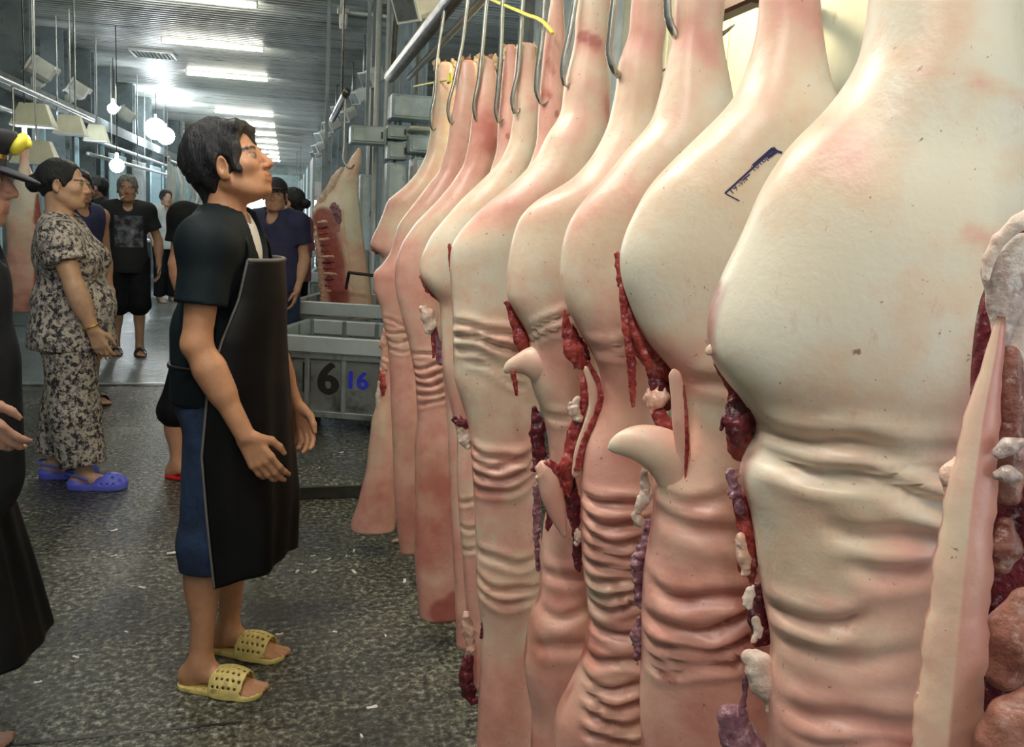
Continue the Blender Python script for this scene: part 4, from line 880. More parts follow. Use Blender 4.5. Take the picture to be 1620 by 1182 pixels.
# ------------------------------------------------------------------ ink stamps: strokes lying on the skin
def ink(label, strokes, texts, nm='ink_stamp'):
    sk, pl = SKINS[label]; me = sk.data
    V = np.zeros(len(me.vertices)*3, np.float32); me.vertices.foreach_get('co', V); V = V.reshape(-1, 3)+pl.P0
    bv = BVHTree.FromPolygons([tuple(map(float, v)) for v in V], [tuple(p.vertices) for p in me.polygons])
    OV, OF = [], []
    def hit(x, y):
        d = Vector(ray(x, y)).normalized(); loc, nr, ii, dd = bv.ray_cast(Vector(CC), d)
        if loc is None: return None
        if nr.dot(d) > 0: nr = -nr
        return np.array(loc+nr*.0009)-pl.P0
    for (x0, y0, x1, y1, w) in strokes:
        L = math.hypot(x1-x0, y1-y0); k = max(2, int(L/3)); nx, ny = -(y1-y0)/L*w/2, (x1-x0)/L*w/2; prev = None
        for i in range(k+1):
            t = i/k; x, y = x0+(x1-x0)*t, y0+(y1-y0)*t; a, c = hit(x+nx, y+ny), hit(x-nx, y-ny)
            if a is None or c is None: prev = None; continue
            j = len(OV); OV += [a, c]
            if prev is not None: OF.append((prev, prev+1, j+1, j))
            prev = j
    for (txt, x, y, ang, size) in texts:
        cu = bpy.data.curves.new('t', 'FONT'); cu.body = txt; cu.size = size; to = bpy.data.objects.new('t', cu); COL.objects.link(to)
        dg = bpy.context.evaluated_depsgraph_get(); tm = to.evaluated_get(dg).to_mesh(); j = len(OV); ok = True; tmp = []
        ca, sa = math.cos(ang), math.sin(ang)
        for v in tm.vertices:
            h_ = hit(x+v.co.x*ca+v.co.y*sa, y+v.co.x*sa-v.co.y*ca)
            if h_ is None: ok = False; break
            tmp.append(h_)
        if ok: OV += tmp; OF += [tuple(i+j for i in p.vertices) for p in tm.polygons]
        to.evaluated_get(dg).to_mesh_clear(); bpy.data.objects.remove(to); bpy.data.curves.remove(cu)
    if OF: o = obj(nm, mesh_from(nm, OV, OF, False), MAT['ink'], sk.parent); o['label'] = 'dark blue ink stamp in a box outline'
A2 = math.atan2(236-306, 1222-1147)
ink('pale half carcass second in the row, bearing a blue ink stamp',
    [(1147, 306, 1222, 237, 3.2), (1222, 237, 1237, 242, 4), (1147, 306, 1170, 318, 1.8), (1190, 262, 1222, 234, 3), (1200, 254, 1224, 236, 3.5), (1214, 250, 1228, 240, 5), (1176, 284, 1186, 276, 2)],
    [('19', 1158, 309, A2, 15), ('-VN', 1170, 297, A2, 11), ('1018', 1192, 273, A2, 14), ('MM', 1214, 256, A2, 16)])
ink('pink half carcass third in the row with many belly folds', [(938, 279, 958, 284, 2.2), (940, 279, 934, 292, 2.0)], [('/x', 943, 294, .2, 13)])
ink('narrow half carcass seventh in the row with an open red cut at its belly', [(690, 528, 697, 572, 3)], [])

def Rz(a): return np.array(Matrix.Rotation(a, 3, 'Z'))
def Rx(a): return np.array(Matrix.Rotation(a, 3, 'X'))
def Ry(a): return np.array(Matrix.Rotation(a, 3, 'Y'))
def default_joints(Hh=1.65):
    J = dict(pelvis=(0, 0, .90), waist=(0, 0, 1.06), chest=(0, 0, 1.22), neck=(0, -.02, 1.375), head=(0, .025, 1.52),
             shR=(.165, -.01, 1.325), elR=(.205, -.035, 1.06), wrR=(.19, .05, .83), hipR=(.085, 0, .86), knR=(.088, .02, .46), anR=(.09, -.02, .075))
    for k in list(J):
        if k.endswith('R'): x, y, z = J[k]; J[k[:-1]+'L'] = (-x, y, z)
    return {k: np.array(v, float)*(Hh/1.65) for k, v in J.items()}
def hand_prims(v, wr, d, nrm, side, curl=.5, sc=1.0, thumb=.6, k=.006):
    """wrist, finger direction, palm normal (towards the palm), side=+1 when the thumb lies at cross(d,nrm)"""
    d = np.array(d, float); d /= np.linalg.norm(d); n = np.array(nrm, float); n -= d*(n@d); n /= np.linalg.norm(n); t = np.cross(d, n)*side
    kn = []
    for i, off in enumerate((.030, .010, -.010, -.028)):
        kn.append(wr+d*(.088-.004*abs(i-1))*sc+t*off*sc)
        v.rc(wr+d*.012*sc+t*off*.6*sc, kn[-1], .0135*sc, .0105*sc, .012)
    lens = ((.040, .024, .020), (.044, .028, .021), (.041, .026, .020), (.032, .020, .018))
    for i in range(4):
        p = kn[i]; ang = 0.0
        for j, L in enumerate(lens[i]):
            ang += curl*(.55, .75, .55)[j]*(1+.12*i); q = p+(d*math.cos(ang)+n*math.sin(ang)+t*(.05-.035*i)*.6)*L*sc
            v.rc(p, q, (.0095-.001*j)*sc*(1 if i < 3 else .88), (.0088-.001*j)*sc*(1 if i < 3 else .88), k); p = q
    p = wr+d*.022*sc+t*.026*sc; a = p+(d*.6+t*.55+n*.35)*.042*sc; b = a+(d*.85+t*.2+n*.5*thumb)*.032*sc; c = b+(d*.9+n*.45*thumb)*.026*sc
    v.rc(p, a, .0145*sc, .0115*sc, .012); v.rc(a, b, .0115*sc, .010*sc, k); v.rc(b, c, .010*sc, .0075*sc, k)
def head_prims(v, c, R, sc=1.0, k=.012, fem=False, plump=0.0, ear=(0, 0)):
    P = lambda x, y, z: c+R@(np.array([x, y, z])*sc)
    E = lambda p, r, kk=k, mode='u': v.el(P(*p), np.array(r)*sc, R, kk, mode)
    E((0, -.014, .032), (.074, .094, .082)); E((0, .03, -.028), (.060+plump, .063, .084), .02)
    E((0, .046, -.070), (.045+plump, .045, .036), .02); E((0, .078, -.092), (.020, .017, .016), .014)
    for s in (-1, 1):
        E((s*.040, .060, -.018), (.022+plump*.5, .024, .022), .018); v.rc(P(s*.05, .0, -.05), P(s*.028, .06, -.088), .020*sc, .017*sc, .02)
    v.rc(P(-.034, .080, .022), P(.034, .080, .022), .010*sc, .010*sc, .014)
    for s in (-1, 1): E((s*.032, .102, .004), (.018, .014, .010), .010, 's')
    for s in (-1, 1): E((s*.031, .078, .003), (.014, .0145, .011), .004)
    v.rc(P(0, .090, .012), P(0, .111, -.026), .0075*sc, .0115*sc, .010)
    for s in (-1, 1): E((s*.013, .100, -.032), (.009, .011, .008), .006); E((s*.007, .108, -.0405), (.004, .006, .004), .002, 's')
    E((0, .084, -.060), (.026, .018, .020), .012); E((0, .0955, -.0545), (.022, .0095, .0058), .004); E((0, .0935, -.0675), (.019, .0095, .0068), .004)
    E((0, .106, -.0607), (.022, .014, .0012), .001, 's')
    for s in (-1, 1):
        Re = R@Rz(-s*.35)@Rx(-.15)
        v.el(P(s*.080, -.008+ear[0], -.006+ear[1]), np.array((.0085, .020, .033))*sc, Re, .006); v.el(P(s*.088, -.004+ear[0], .0+ear[1]), np.array((.008, .012, .020))*sc, Re, .004, 's')
        v.el(P(s*.079, -.002+ear[0], -.032+ear[1]), np.array((.007, .010, .010))*sc, Re, .006)
def paint(me, c, R, sc, skin, lips=None, brow=True, dark=None):
    n = len(me.vertices); V = np.zeros(n*3, np.float32); me.vertices.foreach_get('co', V); V = V.reshape(-1, 3); q = (V-c)@R/sc
    col = np.tile(np.array(skin), (n, 1)); x, y, z = np.abs(q[:, 0]), q[:, 1], q[:, 2]
    m = (y > .075) & (x < .023) & (z > -.075) & (z < -.048); col[m] = np.array(skin)*np.array([.86, .66, .62])
    if brow:
        m = (y > .05) & (x > .013) & (x < .052) & (z > .019+.06*(x-.013)*0) & (z < .0275); col[m] = (.03, .025, .022)
    ey = (y > .068) & (np.abs(x-.031) < .0125) & (np.abs(z-.003) < .0040); col[ey] = (.34, .30, .27)
    col[ey & (np.abs(x-.031) < .0058)] = (.02, .014, .010)
    lid = (y > .068) & (np.abs(x-.031) < .0145) & (z > .0078) & (z < .0105); col[lid] = (.05, .035, .03)
    near = (np.linalg.norm(q-np.array([0, .1, -.03]), axis=1) < .03); col[near] *= np.array([1.03, .95, .93])
    if dark is not None: col = dark(V, col)
    at = me.attributes.new('tone', 'FLOAT_COLOR', 'POINT'); at.data.foreach_set('color', np.hstack([col, np.ones((n, 1))]).astype(np.float32).ravel())
def body_torso(v, J, g=1.0, inf=0.0, belly=0.0, bust=0.0, hips=0.0, k=.05):
    ch, wa, pe, ne = J['chest'], J['waist'], J['pelvis'], J['neck']; A = np.array
    v.el(ch+A([0, 0, .02]), (.150*g+inf, .100*g+inf, .165+inf), None, k); v.el(wa, (.128*g+inf+belly*.5, .095*g+inf+belly, .15+inf), None, k)
    v.el(pe, (.150*g+inf+hips, .108*g+inf+hips, .125+inf), None, k)
    v.rc(J['shR'], J['shL'], .052*g+inf, .052*g+inf, k)
    v.rc(ne+A([.05, -.005, -.01]), J['shR'], .045*g+inf, .045*g+inf, k); v.rc(ne+A([-.05, -.005, -.01]), J['shL'], .045*g+inf, .045*g+inf, k)
    if bust:
        for s in (-1, 1): v.el(ch+A([s*.07, .07+inf, -.01]), (.07+inf, .05+bust, .07+inf), None, k)
    if belly: v.el(wa+A([0, .05, -.02]), (.12+inf, .07+belly+inf, .13), None, k)
def foot_prims(v, an, yaw, sc=1.0):
    R = Rz(yaw); P = lambda x, y, z: np.array([an[0], an[1], 0])+R@(np.array([x, y, z])*sc)
    v.rc(an, P(0, -.03, .045), .034*sc, .034*sc, .02); v.el(P(0, -.035, .032), np.array((.031, .036, .030))*sc, R, .015)
    v.rc(P(0, .0, .055), P(0, .12, .032), .034*sc, .024*sc, .02); v.el(P(0, .115, .024), np.array((.044, .045, .020))*sc, R, .015)
    for i, (x, L, r) in enumerate(((-.026, .052, .0125), (-.007, .052, .009), (.008, .046, .0085), (.021, .038, .008), (.032, .028, .008))): v.rc(P(x, .14, .020), P(x*1.05, .14+L, .014), r*sc, r*sc*.95, .004)
def make_person(name, label, base, heading, J, h=.006, skin=(.50, .27, .17), head_pitch=0.0, head_yaw=0.0, head_roll=0.0, hsc=1.0, g=1.0, arm=1.0, leg=1.0, belly=0.0, hands=None, feet=(0.0, 0.0), plump=0.0, group=None, toes=True, bald=None, ear=(0, 0)):
    root = empty(name, base, heading-pi/2); tag(root, label, 'person', group)
    R = Rz(-head_yaw)@Rx(head_pitch)@Ry(head_roll)
    pts = np.array(list(J.values())); lo = pts.min(0)-np.array([.16, .2, .0]); hi = pts.max(0)+np.array([.16, .24, .17]); lo[2] = 0
    v = Vol(lo, hi, h)
    body_torso(v, J, g, -.006, belly)
    v.rc(J['neck']+np.array([0, 0, -.03]), J['head']+R@np.array([0, -.025, -.055])*hsc, .060*g, .053*g, .025)
    for s in 'RL':
        sh, el, wr, hp, kn, an = [J[q+s] for q in ('sh', 'el', 'wr', 'hip', 'kn', 'an')]
        v.rc(sh, el, .050*arm, .038*arm, .03); v.rc(el, wr, .0395*arm, .0265*arm, .02); m = el+(wr-el)*.28; v.rc(m, el+(wr-el)*.5, .042*arm, .034*arm, .03)
        v.rc(hp, kn, .084*leg, .052*leg, .04); v.rc(kn, an, .049*leg, .034*leg, .025); cf = kn+(an-kn)*.30+np.array([0, -.022, 0]); v.el(cf, (.045*leg, .048*leg, .105), None, .03)
        foot_prims(v, an, feet[0 if s == 'R' else 1])
    head_prims(v, J['head'], R, hsc, plump=plump, ear=ear)
    for s in 'RL':
        hd = (hands or {}).get(s, {}); el, wr = J['el'+s], J['wr'+s]; d = hd.get('d', wr-el); sg = 1 if s == 'R' else -1
        nrm = hd.get('n', np.array([-sg*.9, .25, 0])); side = hd.get('side', None)
        dd = np.array(d, float)/np.linalg.norm(d)
        if side is None:      # thumb points forward
            t = np.cross(dd, np.array(nrm)); side = 1 if t[1]*1.0+t[2]*.2 >= 0 else -1
        hand_prims(v, np.array(wr), dd, nrm, side, hd.get('curl', .45), 1.0)
    me = v.mesh('body'); paint(me, J['head'], R, hsc, skin); bo = obj('body', me, MAT['human'], root)
    return root, R
def hair(root, J, R, sc=1.0, h=.004, m='hairb', vol=.010, front=.062, nape=-.05, side=-.01, bun=False, fringe=0.0, wobA=.006, temple=.045, seed=0, ear=(0, 0)):
    c = J['head']; v = Vol(c-np.array([.16, .2, .18])*sc, c+np.array([.16, .17, .17])*sc, h)
    P = lambda x, y, z: c+R@(np.array([x, y, z])*sc)
    v.el(P(0, -.016, .034), np.array((.077+vol*.7, .095+vol, .084+vol))*sc, R, .0)
    v.rc(P(0, -.055, -.0), P(0, -.062, nape), .055*sc, .040*sc, .03)
    for s in (-1, 1): v.rc(P(s*.066, -.02, .02), P(s*.069, .026+ear[0], side), .017*sc, .007*sc, .02)
    if fringe: v.rc(P(-.05, .065, .085), P(.05, .065, .085), fringe*sc, fringe*sc, .02)
    # clear face, ears
    v.el(P(0, .105, -.035), np.array((.070, .066+.0, .115))*sc, R, .012, 's')
    fn_n = R@np.array([0, 1, -.35]);
    v.el(P(0, .135, .03), np.array((.09, .135-front, .075))*sc, R, .01, 's')
    for s in (-1, 1): v.el(P(s*.088, -.002+ear[0], -.012+ear[1]), np.array((.026, .025, .037))*sc, R, .004, 's'); v.el(P(s*.07, .085, -.02), np.array((.03, .085-temple, .06))*sc, R, .008, 's')
    if bun: v.el(P(0, -.125, -.005), np.array((.042, .036, .042))*sc, R, .015)
    v.wob(wobA, 95, seed, (1, 1, .6)); v.wob(wobA*.5, 240, seed+1, (1, 1, .5))
    obj('hair', v.mesh('hair'), MAT[m], root)
def top_garment(root, J, m, name='shirt', h=.006, g=1.0, inf=.012, sleeve=.6, sl_r=.064, hem=.80, belly=0.0, bust=0.0, hips=0.0, neckr=.066, vneck=.05, wobA=.004, arm=1.0, cut_arms=False, seed=0, collar=False, wf=22):
    pts = np.array([J[k] for k in J if not k.startswith(('an', 'kn', 'wr'))]); lo = pts.min(0)-np.array([.17, .26, 0]); hi = pts.max(0)+np.array([.17, .3, .02]); lo[2] = hem-.03; hi[2] = J['neck'][2]+.1
    v = Vol(lo, hi, h); body_torso(v, J, g, inf, belly, bust, hips)
    v.rc(J['waist'], J['pelvis']+np.array([0, 0, -.1]), .125*g+inf, .135*g+inf+hips, .05)
    if collar: v.rc(J['neck']+np.array([0, -.005, -.02]), J['neck']+np.array([0, -.0, .035]), .088*g, .070*g, .02, cut=.0)
    v.wob(wobA, wf, seed, (1, 1, .55))
    if sleeve:
        for s in 'RL':
            sh, el = J['sh'+s], J['el'+s]; e = sh+(el-sh)*sleeve; v.rc(sh, e, .066*g, sl_r*arm, .035, cut=0.0)
    else:
        for s in (1, -1): v.plane((s, 0, .0), .150*g)
    v.plane((0, 0, -1), -hem)
    nk = J['neck']; up = J['head']-nk
    v.rc(nk+np.array([0, .005, .012]), nk+up*.8, neckr, neckr+.02, .006, 's')
    if vneck: v.el(nk+np.array([0, .085, -.005]), (.045, .07, vneck), None, .01, 's')
    return obj(name, v.mesh(name), MAT[m], root)
def bottom_garment(root, J, m, name='shorts', h=.006, to='kn', frac=.8, r0=.098, r1=.085, top=.98, g=1.0, hips=0.0, wobA=.004, seed=5, bx=0.0, flare=None):
    pts = np.array([J[k] for k in ('hipR', 'hipL', 'knR', 'knL', 'anR', 'anL', 'pelvis')]); lo = pts.min(0)-np.array([.16, .2, 0]); hi = pts.max(0)+np.array([.16, .2, 0]); hi[2] = top+.03; lo[2] = max(0, lo[2]-.02)
    v = Vol(lo, hi, h); v.el(J['pelvis'], (.158*g+hips, .117*g+hips, .14), None, .04); v.rc(J['pelvis'], J['waist'], .135*g+hips, .125*g+hips, .04)
    v.wob(wobA*.6, 25, seed)
    for s in 'RL':
        hp, kn, an = J['hip'+s], J['kn'+s], J['an'+s]
        if to == 'kn': v.rc(hp, hp+(kn-hp)*frac, r0, r1, .035, cut=0.0)
        else:
            e = kn+(an-kn)*frac; v.rc(hp, kn, r0, (r0+r1)/2*.98, .035); v.rc(kn, e, (r0+r1)/2*.98, r1, .03, cut=0.0)
    v.wob(wobA, 28, seed+1, (1, 1, .5)); v.plane((0, 0, 1), top)
    return obj(name, v.mesh(name), MAT[m], root)
def flat_foot(v, P, R, L0, L1, wh, wb, z0, z1, k=0.0, mode='u'):
    a = P(0, L0, 0); b = P(0, L1, 0); ab = b-a; L2 = ab@ab
    def fn(X, Y, Z):
        t = np.clip(((X-a[0])*ab[0]+(Y-a[1])*ab[1])/L2, 0, 1); d2 = np.sqrt((X-a[0]-t*ab[0])**2+(Y-a[1]-t*ab[1])**2)-(wh+(wb-wh)*t); dz = np.abs(Z-(z0+z1)/2)-(z1-z0)/2
        return np.maximum(d2, dz+0*d2)
    m = max(wh, wb); lo = np.minimum(a, b)-m; hi = np.maximum(a, b)+m; lo[2] = z0; hi[2] = z1; v.op(fn, lo, hi, k, mode)
def sandal(root, an, yaw, m, h=.003, holes=True, name='sandal', sc=1.0):
    R = Rz(yaw); P = lambda x, y, z: np.array([an[0], an[1], 0])+R@(np.array([x, y, z])*sc)
    v = Vol(np.array([an[0], an[1], 0])-np.array([.22, .22, 0]), np.array([an[0], an[1], .11])+np.array([.22, .22, 0]), h)
    flat_foot(v, P, R, -.03, .145, .040*sc, .050*sc, .0, .016)
    # raised heel rim and broad arched strap
    v2 = Vol(np.array([an[0], an[1], 0])-np.array([.22, .22, 0]), np.array([an[0], an[1], .11])+np.array([.22, .22, 0]), h)
    v2.el(P(0, .095, .012), np.array((.058, .095, .068))*sc, R, 0); v2.el(P(0, .095, .008), np.array((.0525, .12, .0625))*sc, R, 0, 's')
    d = R@np.array([0, 1, 0]); o = P(0, 0, 0)@d
    v2.plane(d, o+.150*sc); v2.plane(-d, -(o+.045*sc)); v2.plane((0, 0, -1), -.004)
    if holes:
        for i in range(7):
            for j in range(5):
                a = (-1.15+i*.38); y = .062+j*.017+(i % 2)*.008; dirx, dz = math.sin(a), math.cos(a)
                p0 = P(dirx*.04, y, .012+dz*.045); p1 = P(dirx*.075, y, .012+dz*.085); v2.rc(p0, p1, .0042, .0042, 0, 's')
    v.f = np.minimum(v.f, v2.f)
    return obj(name, v.mesh(name), MAT[m], root)
def clog(root, an, yaw, m, h=.003, sc=1.0):
    R = Rz(yaw); P = lambda x, y, z: np.array([an[0], an[1], 0])+R@(np.array([x, y, z])*sc)
    v = Vol(np.array([an[0], an[1], 0])-np.array([.22, .22, 0]), np.array([an[0], an[1], .12])+np.array([.22, .22, 0]), h)
    flat_foot(v, P, R, -.035, .14, .042, .052, 0, .03); v.el(P(0, .12, .02), np.array((.056, .085, .062)), R, .015); v.el(P(0, -.03, .03), np.array((.044, .048, .035)), R, .015)
    v.plane((0, 0, -1), 0.0)
    v.rc(P(0, -.02, .06), P(0, .075, .085), .036, .033, .0, 's')
    for i in range(4):
        for s in (-1, 1): v.el(P(s*(.012+.022*(i % 2)), .12+.018*i, .07-.008*i), (.007, .007, .02), R, 0, 's')
    for i in range(4):
        for s in (-1, 1): v.el(P(s*.055, .09+.028*i, .034), (.012, .007, .006), R, 0, 's')
    sh = obj('clog', v.mesh('clog'), MAT[m], root)
    pts = [P(s_, y_, z_) for s_, y_, z_ in [(.047, .03, .055), (.048, -.01, .075), (.036, -.06, .085), (0, -.082, .088), (-.036, -.06, .085), (-.048, -.01, .075), (-.047, .03, .055)]]
    b = MB(); b.tube(catmull(np.array(pts), 24), .006, 8); b.build('heel_strap', MAT[m], root, True); return sh
class Loc:
    """pixel -> local joint position on a vertical plane at a lateral offset of the figure"""
    def __init__(s, base, heading):
        s.b = np.array([base[0], base[1], 0.0]); s.f = np.array([math.cos(heading), math.sin(heading), 0]); s.r = np.array([math.sin(heading), -math.cos(heading), 0])
    def side(s, x, y, off):      # plane with constant 'right' offset
        p = onplane(x, y, s.b+s.r*off, s.r)-s.b; return np.array([off, p@s.f, p[2]])
    def fr(s, x, y, off):        # plane with constant 'forward' offset
        p = onplane(x, y, s.b+s.f*off, s.f)-s.b; return np.array([p@s.r, off, p[2]])

# ------------------------------------------------------------------ the man in the black apron
t0 = time.time()
hd = math.radians(-17); base = (-.135, 2.60, 0); L = Loc(base, hd)
J = default_joints(1.65)
J.update(head=L.side(362, 262, 0), neck=L.side(358, 356, 0), chest=L.side(355, 430, 0), waist=L.side(355, 530, 0), pelvis=L.side(352, 620, 0),
    shR=L.side(328, 388, .165), elR=L.side(311, 545, .205), wrR=L.side(388, 690, .20), shL=L.side(368, 378, -.165), elL=L.side(425, 545, -.20), wrL=L.side(466, 640, -.19),
    hipR=L.side(345, 660, .085), knR=L.side(330, 858, .09), anR=L.side(318, 1048, .10), hipL=L.side(360, 650, -.08), knL=L.side(372, 838, -.09), anL=L.side(362, 968, -.12))
J['anR'][2] = .085; J['anL'][2] = .085
MJ = J
root, R = make_person('person', 'man in a black polo and long black apron looking up at the carcasses', base, hd, J, h=.0045, skin=(.56, .28, .15), head_pitch=.33, hsc=1.04, ear=(.016, -.008), g=.98, arm=1.0, leg=.92, feet=(math.radians(-7), math.radians(-10)),
    hands=dict(R=dict(d=(-.02, .55, -.85), n=(-.75, .1, -.25), curl=.45, side=None), L=dict(d=(.02, .35, -.95), n=(.9, -.2, 0), curl=.7)))
hair(root, J, R, 1.04, .004, 'hairb', vol=.017, front=.058, nape=-.085, side=-.022, fringe=.014, wobA=.0045, temple=.045, ear=(.016, -.008))
top_garment(root, J, 'polo', 'polo_shirt', .006, 1.0, .016, .60, .070, .86, neckr=.068, vneck=.11, collar=True, seed=2, wobA=.007, wf=30)
# white undershirt at the collar
v = Vol(J['neck']-np.array([.14, .16, .17]), J['neck']+np.array([.14, .18, .06]), .005); body_torso(v, J, .98, .008); v.plane((0, -1, 0), -(J['neck'][1]+.01))
v.rc(J['neck']+np.array([0, .005, .0]), J['head'], .062, .07, .0, 's'); v.plane((0, 0, -1), -(J['neck'][2]-.15)); obj('undershirt', v.mesh('undershirt'), MAT['under'], root)
bottom_garment(root, J, 'denim', 'cropped_jeans', .006, 'an', .22, .095, .074, .98, seed=4)
for s in 'RL': sandal(root, J['an'+s], math.radians(-7 if s == 'R' else -10), 'sandaly')
# apron sheet wrapped round the front
def apron(root, J, zs, prof, m='rubber', nu=48, thick=.006, wf=1.0, seed=0, em='edge', name='apron', closed_top=True, slant=0.0):
    """prof rows: (z, y_centre, half width, y at the side edges) in local metres"""
    pr = np.array(prof, float); Z = np.linspace(pr[0, 0], pr[-1, 0], 90); o = np.argsort(pr[:, 0])
    yc, hw, ye = [np.interp(Z, pr[o, 0], pr[o, i]) for i in (1, 2, 3)]; xo = np.interp(Z, pr[o, 0], pr[o, 4]) if pr.shape[1] > 4 else Z*0
    U = np.linspace(-1, 1, nu); V = []
    fr = np.random.RandomState(seed).rand(4)*6.28
    low = sm(.0, 1.0, (pr[:, 0].max()-Z)/(pr[:, 0].max()-pr[:, 0].min()))
    for i in range(90):
        for u in U:
            a = u*pi/2*.92; x = hw[i]*math.sin(a)/math.sin(pi/2*.92); yy = ye[i]+(yc[i]-ye[i])*(max(0, math.cos(a))-math.cos(pi/2*.92))/(1-math.cos(pi/2*.92))
            rip = .010*low[i]*math.sin(u*9+fr[0])+.006*low[i]*math.sin(u*17+fr[1]+Z[i]*3)
            V.append((x+xo[i], yy+rip, Z[i]+slant*(1-abs(u))**.8*low[i]**3))
    F = [(i*nu+j, i*nu+j+1, (i+1)*nu+j+1, (i+1)*nu+j) for i in range(89) for j in range(nu-1)]
    me = mesh_from(name, V, F); ob = obj(name, me, MAT[m], root); so = ob.modifiers.new('s', 'SOLIDIFY'); so.thickness = thick; so.offset = 0
    # hem roll along bib top and side edges
    top = [V[j] for j in range(nu)]; b = MB(); b.tube(np.array(top), .0065, 8); b.build('bib_hem', MAT[em], ob, True)
    for jj in (0, nu-1):
        b = MB(); b.tube(np.array([V[i*nu+jj] for i in range(90)]), .0045, 8); b.build('side_hem', MAT[em if jj == nu-1 else m], ob, True)
    return ob, V
zt = L.side(440, 410, 0.0)[2]; F_ = lambda x, y, off=0.0: L.side(x, y, off)[1]
ap, AV = apron(root, J, None, [
    (L.side(440, 411, 0)[2], F_(446, 411), .105, F_(392, 411, .105)), (L.side(440, 470, 0)[2], F_(449, 470), .125, F_(378, 470, .125)), (L.side(440, 530, 0)[2], F_(447, 530), .165, F_(352, 530, .165)),
    (L.side(440, 600, 0)[2], F_(450, 600), .19, F_(330, 600, .19)), (L.side(440, 700, 0)[2], F_(456, 700), .195, F_(322, 700, .195)), (L.side(440, 800, 0)[2], F_(462, 800), .195, F_(332, 800, .195)), (L.side(400, 892, 0)[2], F_(458, 860), .185, F_(342, 892, .185))], slant=.045)
nk = J['neck']
for s in (-1, 1):
    c0 = np.array(AV[47 if s > 0 else 0]); b = MB(); b.tube(catmull(np.array([c0+np.array([-s*.01, 0, -.01]), (s*.088, nk[1]+.095, nk[2]-.05), (s*.080, nk[1]+.03, nk[2]+.018), (s*.06, nk[1]-.05, nk[2]+.03), (0, nk[1]-.078, nk[2]+.03)]), 24), .005, 8); b.build('neck_strap', MAT['rubber'], ap, True)
b = MB(); b.tube(catmull(np.array([(.19, F_(332, 590, .19), L.side(332, 590, .19)[2]), (.15, J['waist'][1]-.09, L.side(332, 590, .19)[2]), (0, J['waist'][1]-.135, L.side(332, 590, .19)[2]), (-.15, J['waist'][1]-.09, L.side(332, 590, .19)[2]), (-.19, F_(332, 590, .19), L.side(332, 590, .19)[2])]), 30), .007, 8); b.build('waist_tie', MAT['rubber'], ap, True)

# ------------------------------------------------------------------ the woman in floral pyjamas
hd = math.radians(-3); base = (-.99, 4.58, 0); L = Loc(base, hd); J = default_joints(1.60)
J.update(head=L.side(100, 292, 0), neck=L.side(96, 352, 0), chest=L.side(103, 410, 0), waist=L.side(115, 480, 0), pelvis=L.side(115, 530, 0),
    shR=L.side(92, 378, .17), elR=L.side(118, 455, .215), wrR=L.side(147, 522, .20), shL=L.side(108, 376, -.17), elL=L.side(128, 450, -.2), wrL=L.side(150, 520, -.19),
    hipR=L.side(112, 550, .09), knR=L.side(120, 655, .095), hipL=L.side(112, 548, -.09), knL=L.side(105, 650, -.09), anR=L.side(133, 757, .10), anL=L.side(88, 738, -.09))
J['anR'][2] = .09; J['anL'][2] = .09
root, R = make_person('person', 'woman in patterned pyjamas and blue clogs watching from the left', base, hd, J, h=.007, skin=(.66, .40, .26), head_pitch=-.02, hsc=1.03, g=1.06, arm=1.12, leg=1.05, belly=.03, plump=.006, hands=dict(R=dict(n=(-.9, .1, 0), curl=.5)))
hair(root, J, R, 1.03, .005, 'hairb', vol=.006, front=.045, nape=-.03, side=-.0, bun=True, wobA=.002, temple=.03)
top_garment(root, J, 'floral', 'pyjama_top', .008, 1.1, .028, .50, .086, .70, belly=.05, bust=.035, hips=.035, neckr=.072, vneck=.03, wobA=.008, arm=1.1, seed=12, wf=18)
bottom_garment(root, J, 'floral', 'pyjama_trousers', .008, 'an', .88, .125, .105, .98, hips=.02, wobA=.008, seed=14)
for s in 'RL': clog(root, J['an'+s], 0.0 if s == 'R' else .05, 'crocs')
w = J['wrR']; d = (J['wrR']-J['elR']); d /= np.linalg.norm(d); n1 = np.cross(d, (1, 0, 0)); n1 /= np.linalg.norm(n1); n2 = np.cross(d, n1)
b = MB(); b.tube(np.array([w-d*.02+.036*(math.cos(a)*n1+math.sin(a)*n2) for a in np.linspace(0, 2*pi, 26)]), .0045, 8, False); b.build('bracelet', MAT['gold'], root, True)

# ------------------------------------------------------------------ grey-haired man walking towards the camera
def walker(px_foot, heading, H_=1.65, **kw): p = gnd(*px_foot); return (p[0], p[1], 0), heading
g0 = gnd(206, 560); hd = math.radians(-78); base = (g0[0]-.02, g0[1]+.05, 0); J = default_joints(1.65)
J['anR'] += np.array([.02, .0, .02]); J['anL'] += np.array([0, .10, .0]); J['knL'] += np.array([0, .06, 0]); J['elR'] += np.array([.06, 0, 0]); J['wrR'] += np.array([.06, -.04, 0]); J['elL'] += np.array([-.06, 0, .0]); J['wrL'] += np.array([-.07, .0, 0])
J['anR'][2] = .085
root, R = make_person('person', 'grey-haired man in a printed black T-shirt walking towards the camera', base, hd, J, h=.009, skin=(.50, .29, .18), head_yaw=.1, hsc=1.05, g=1.03, hands=None)
hair(root, J, R, 1.05, .006, 'hairg', vol=.012, front=.06, nape=-.03, side=-.01, wobA=.005)
tee_print = None
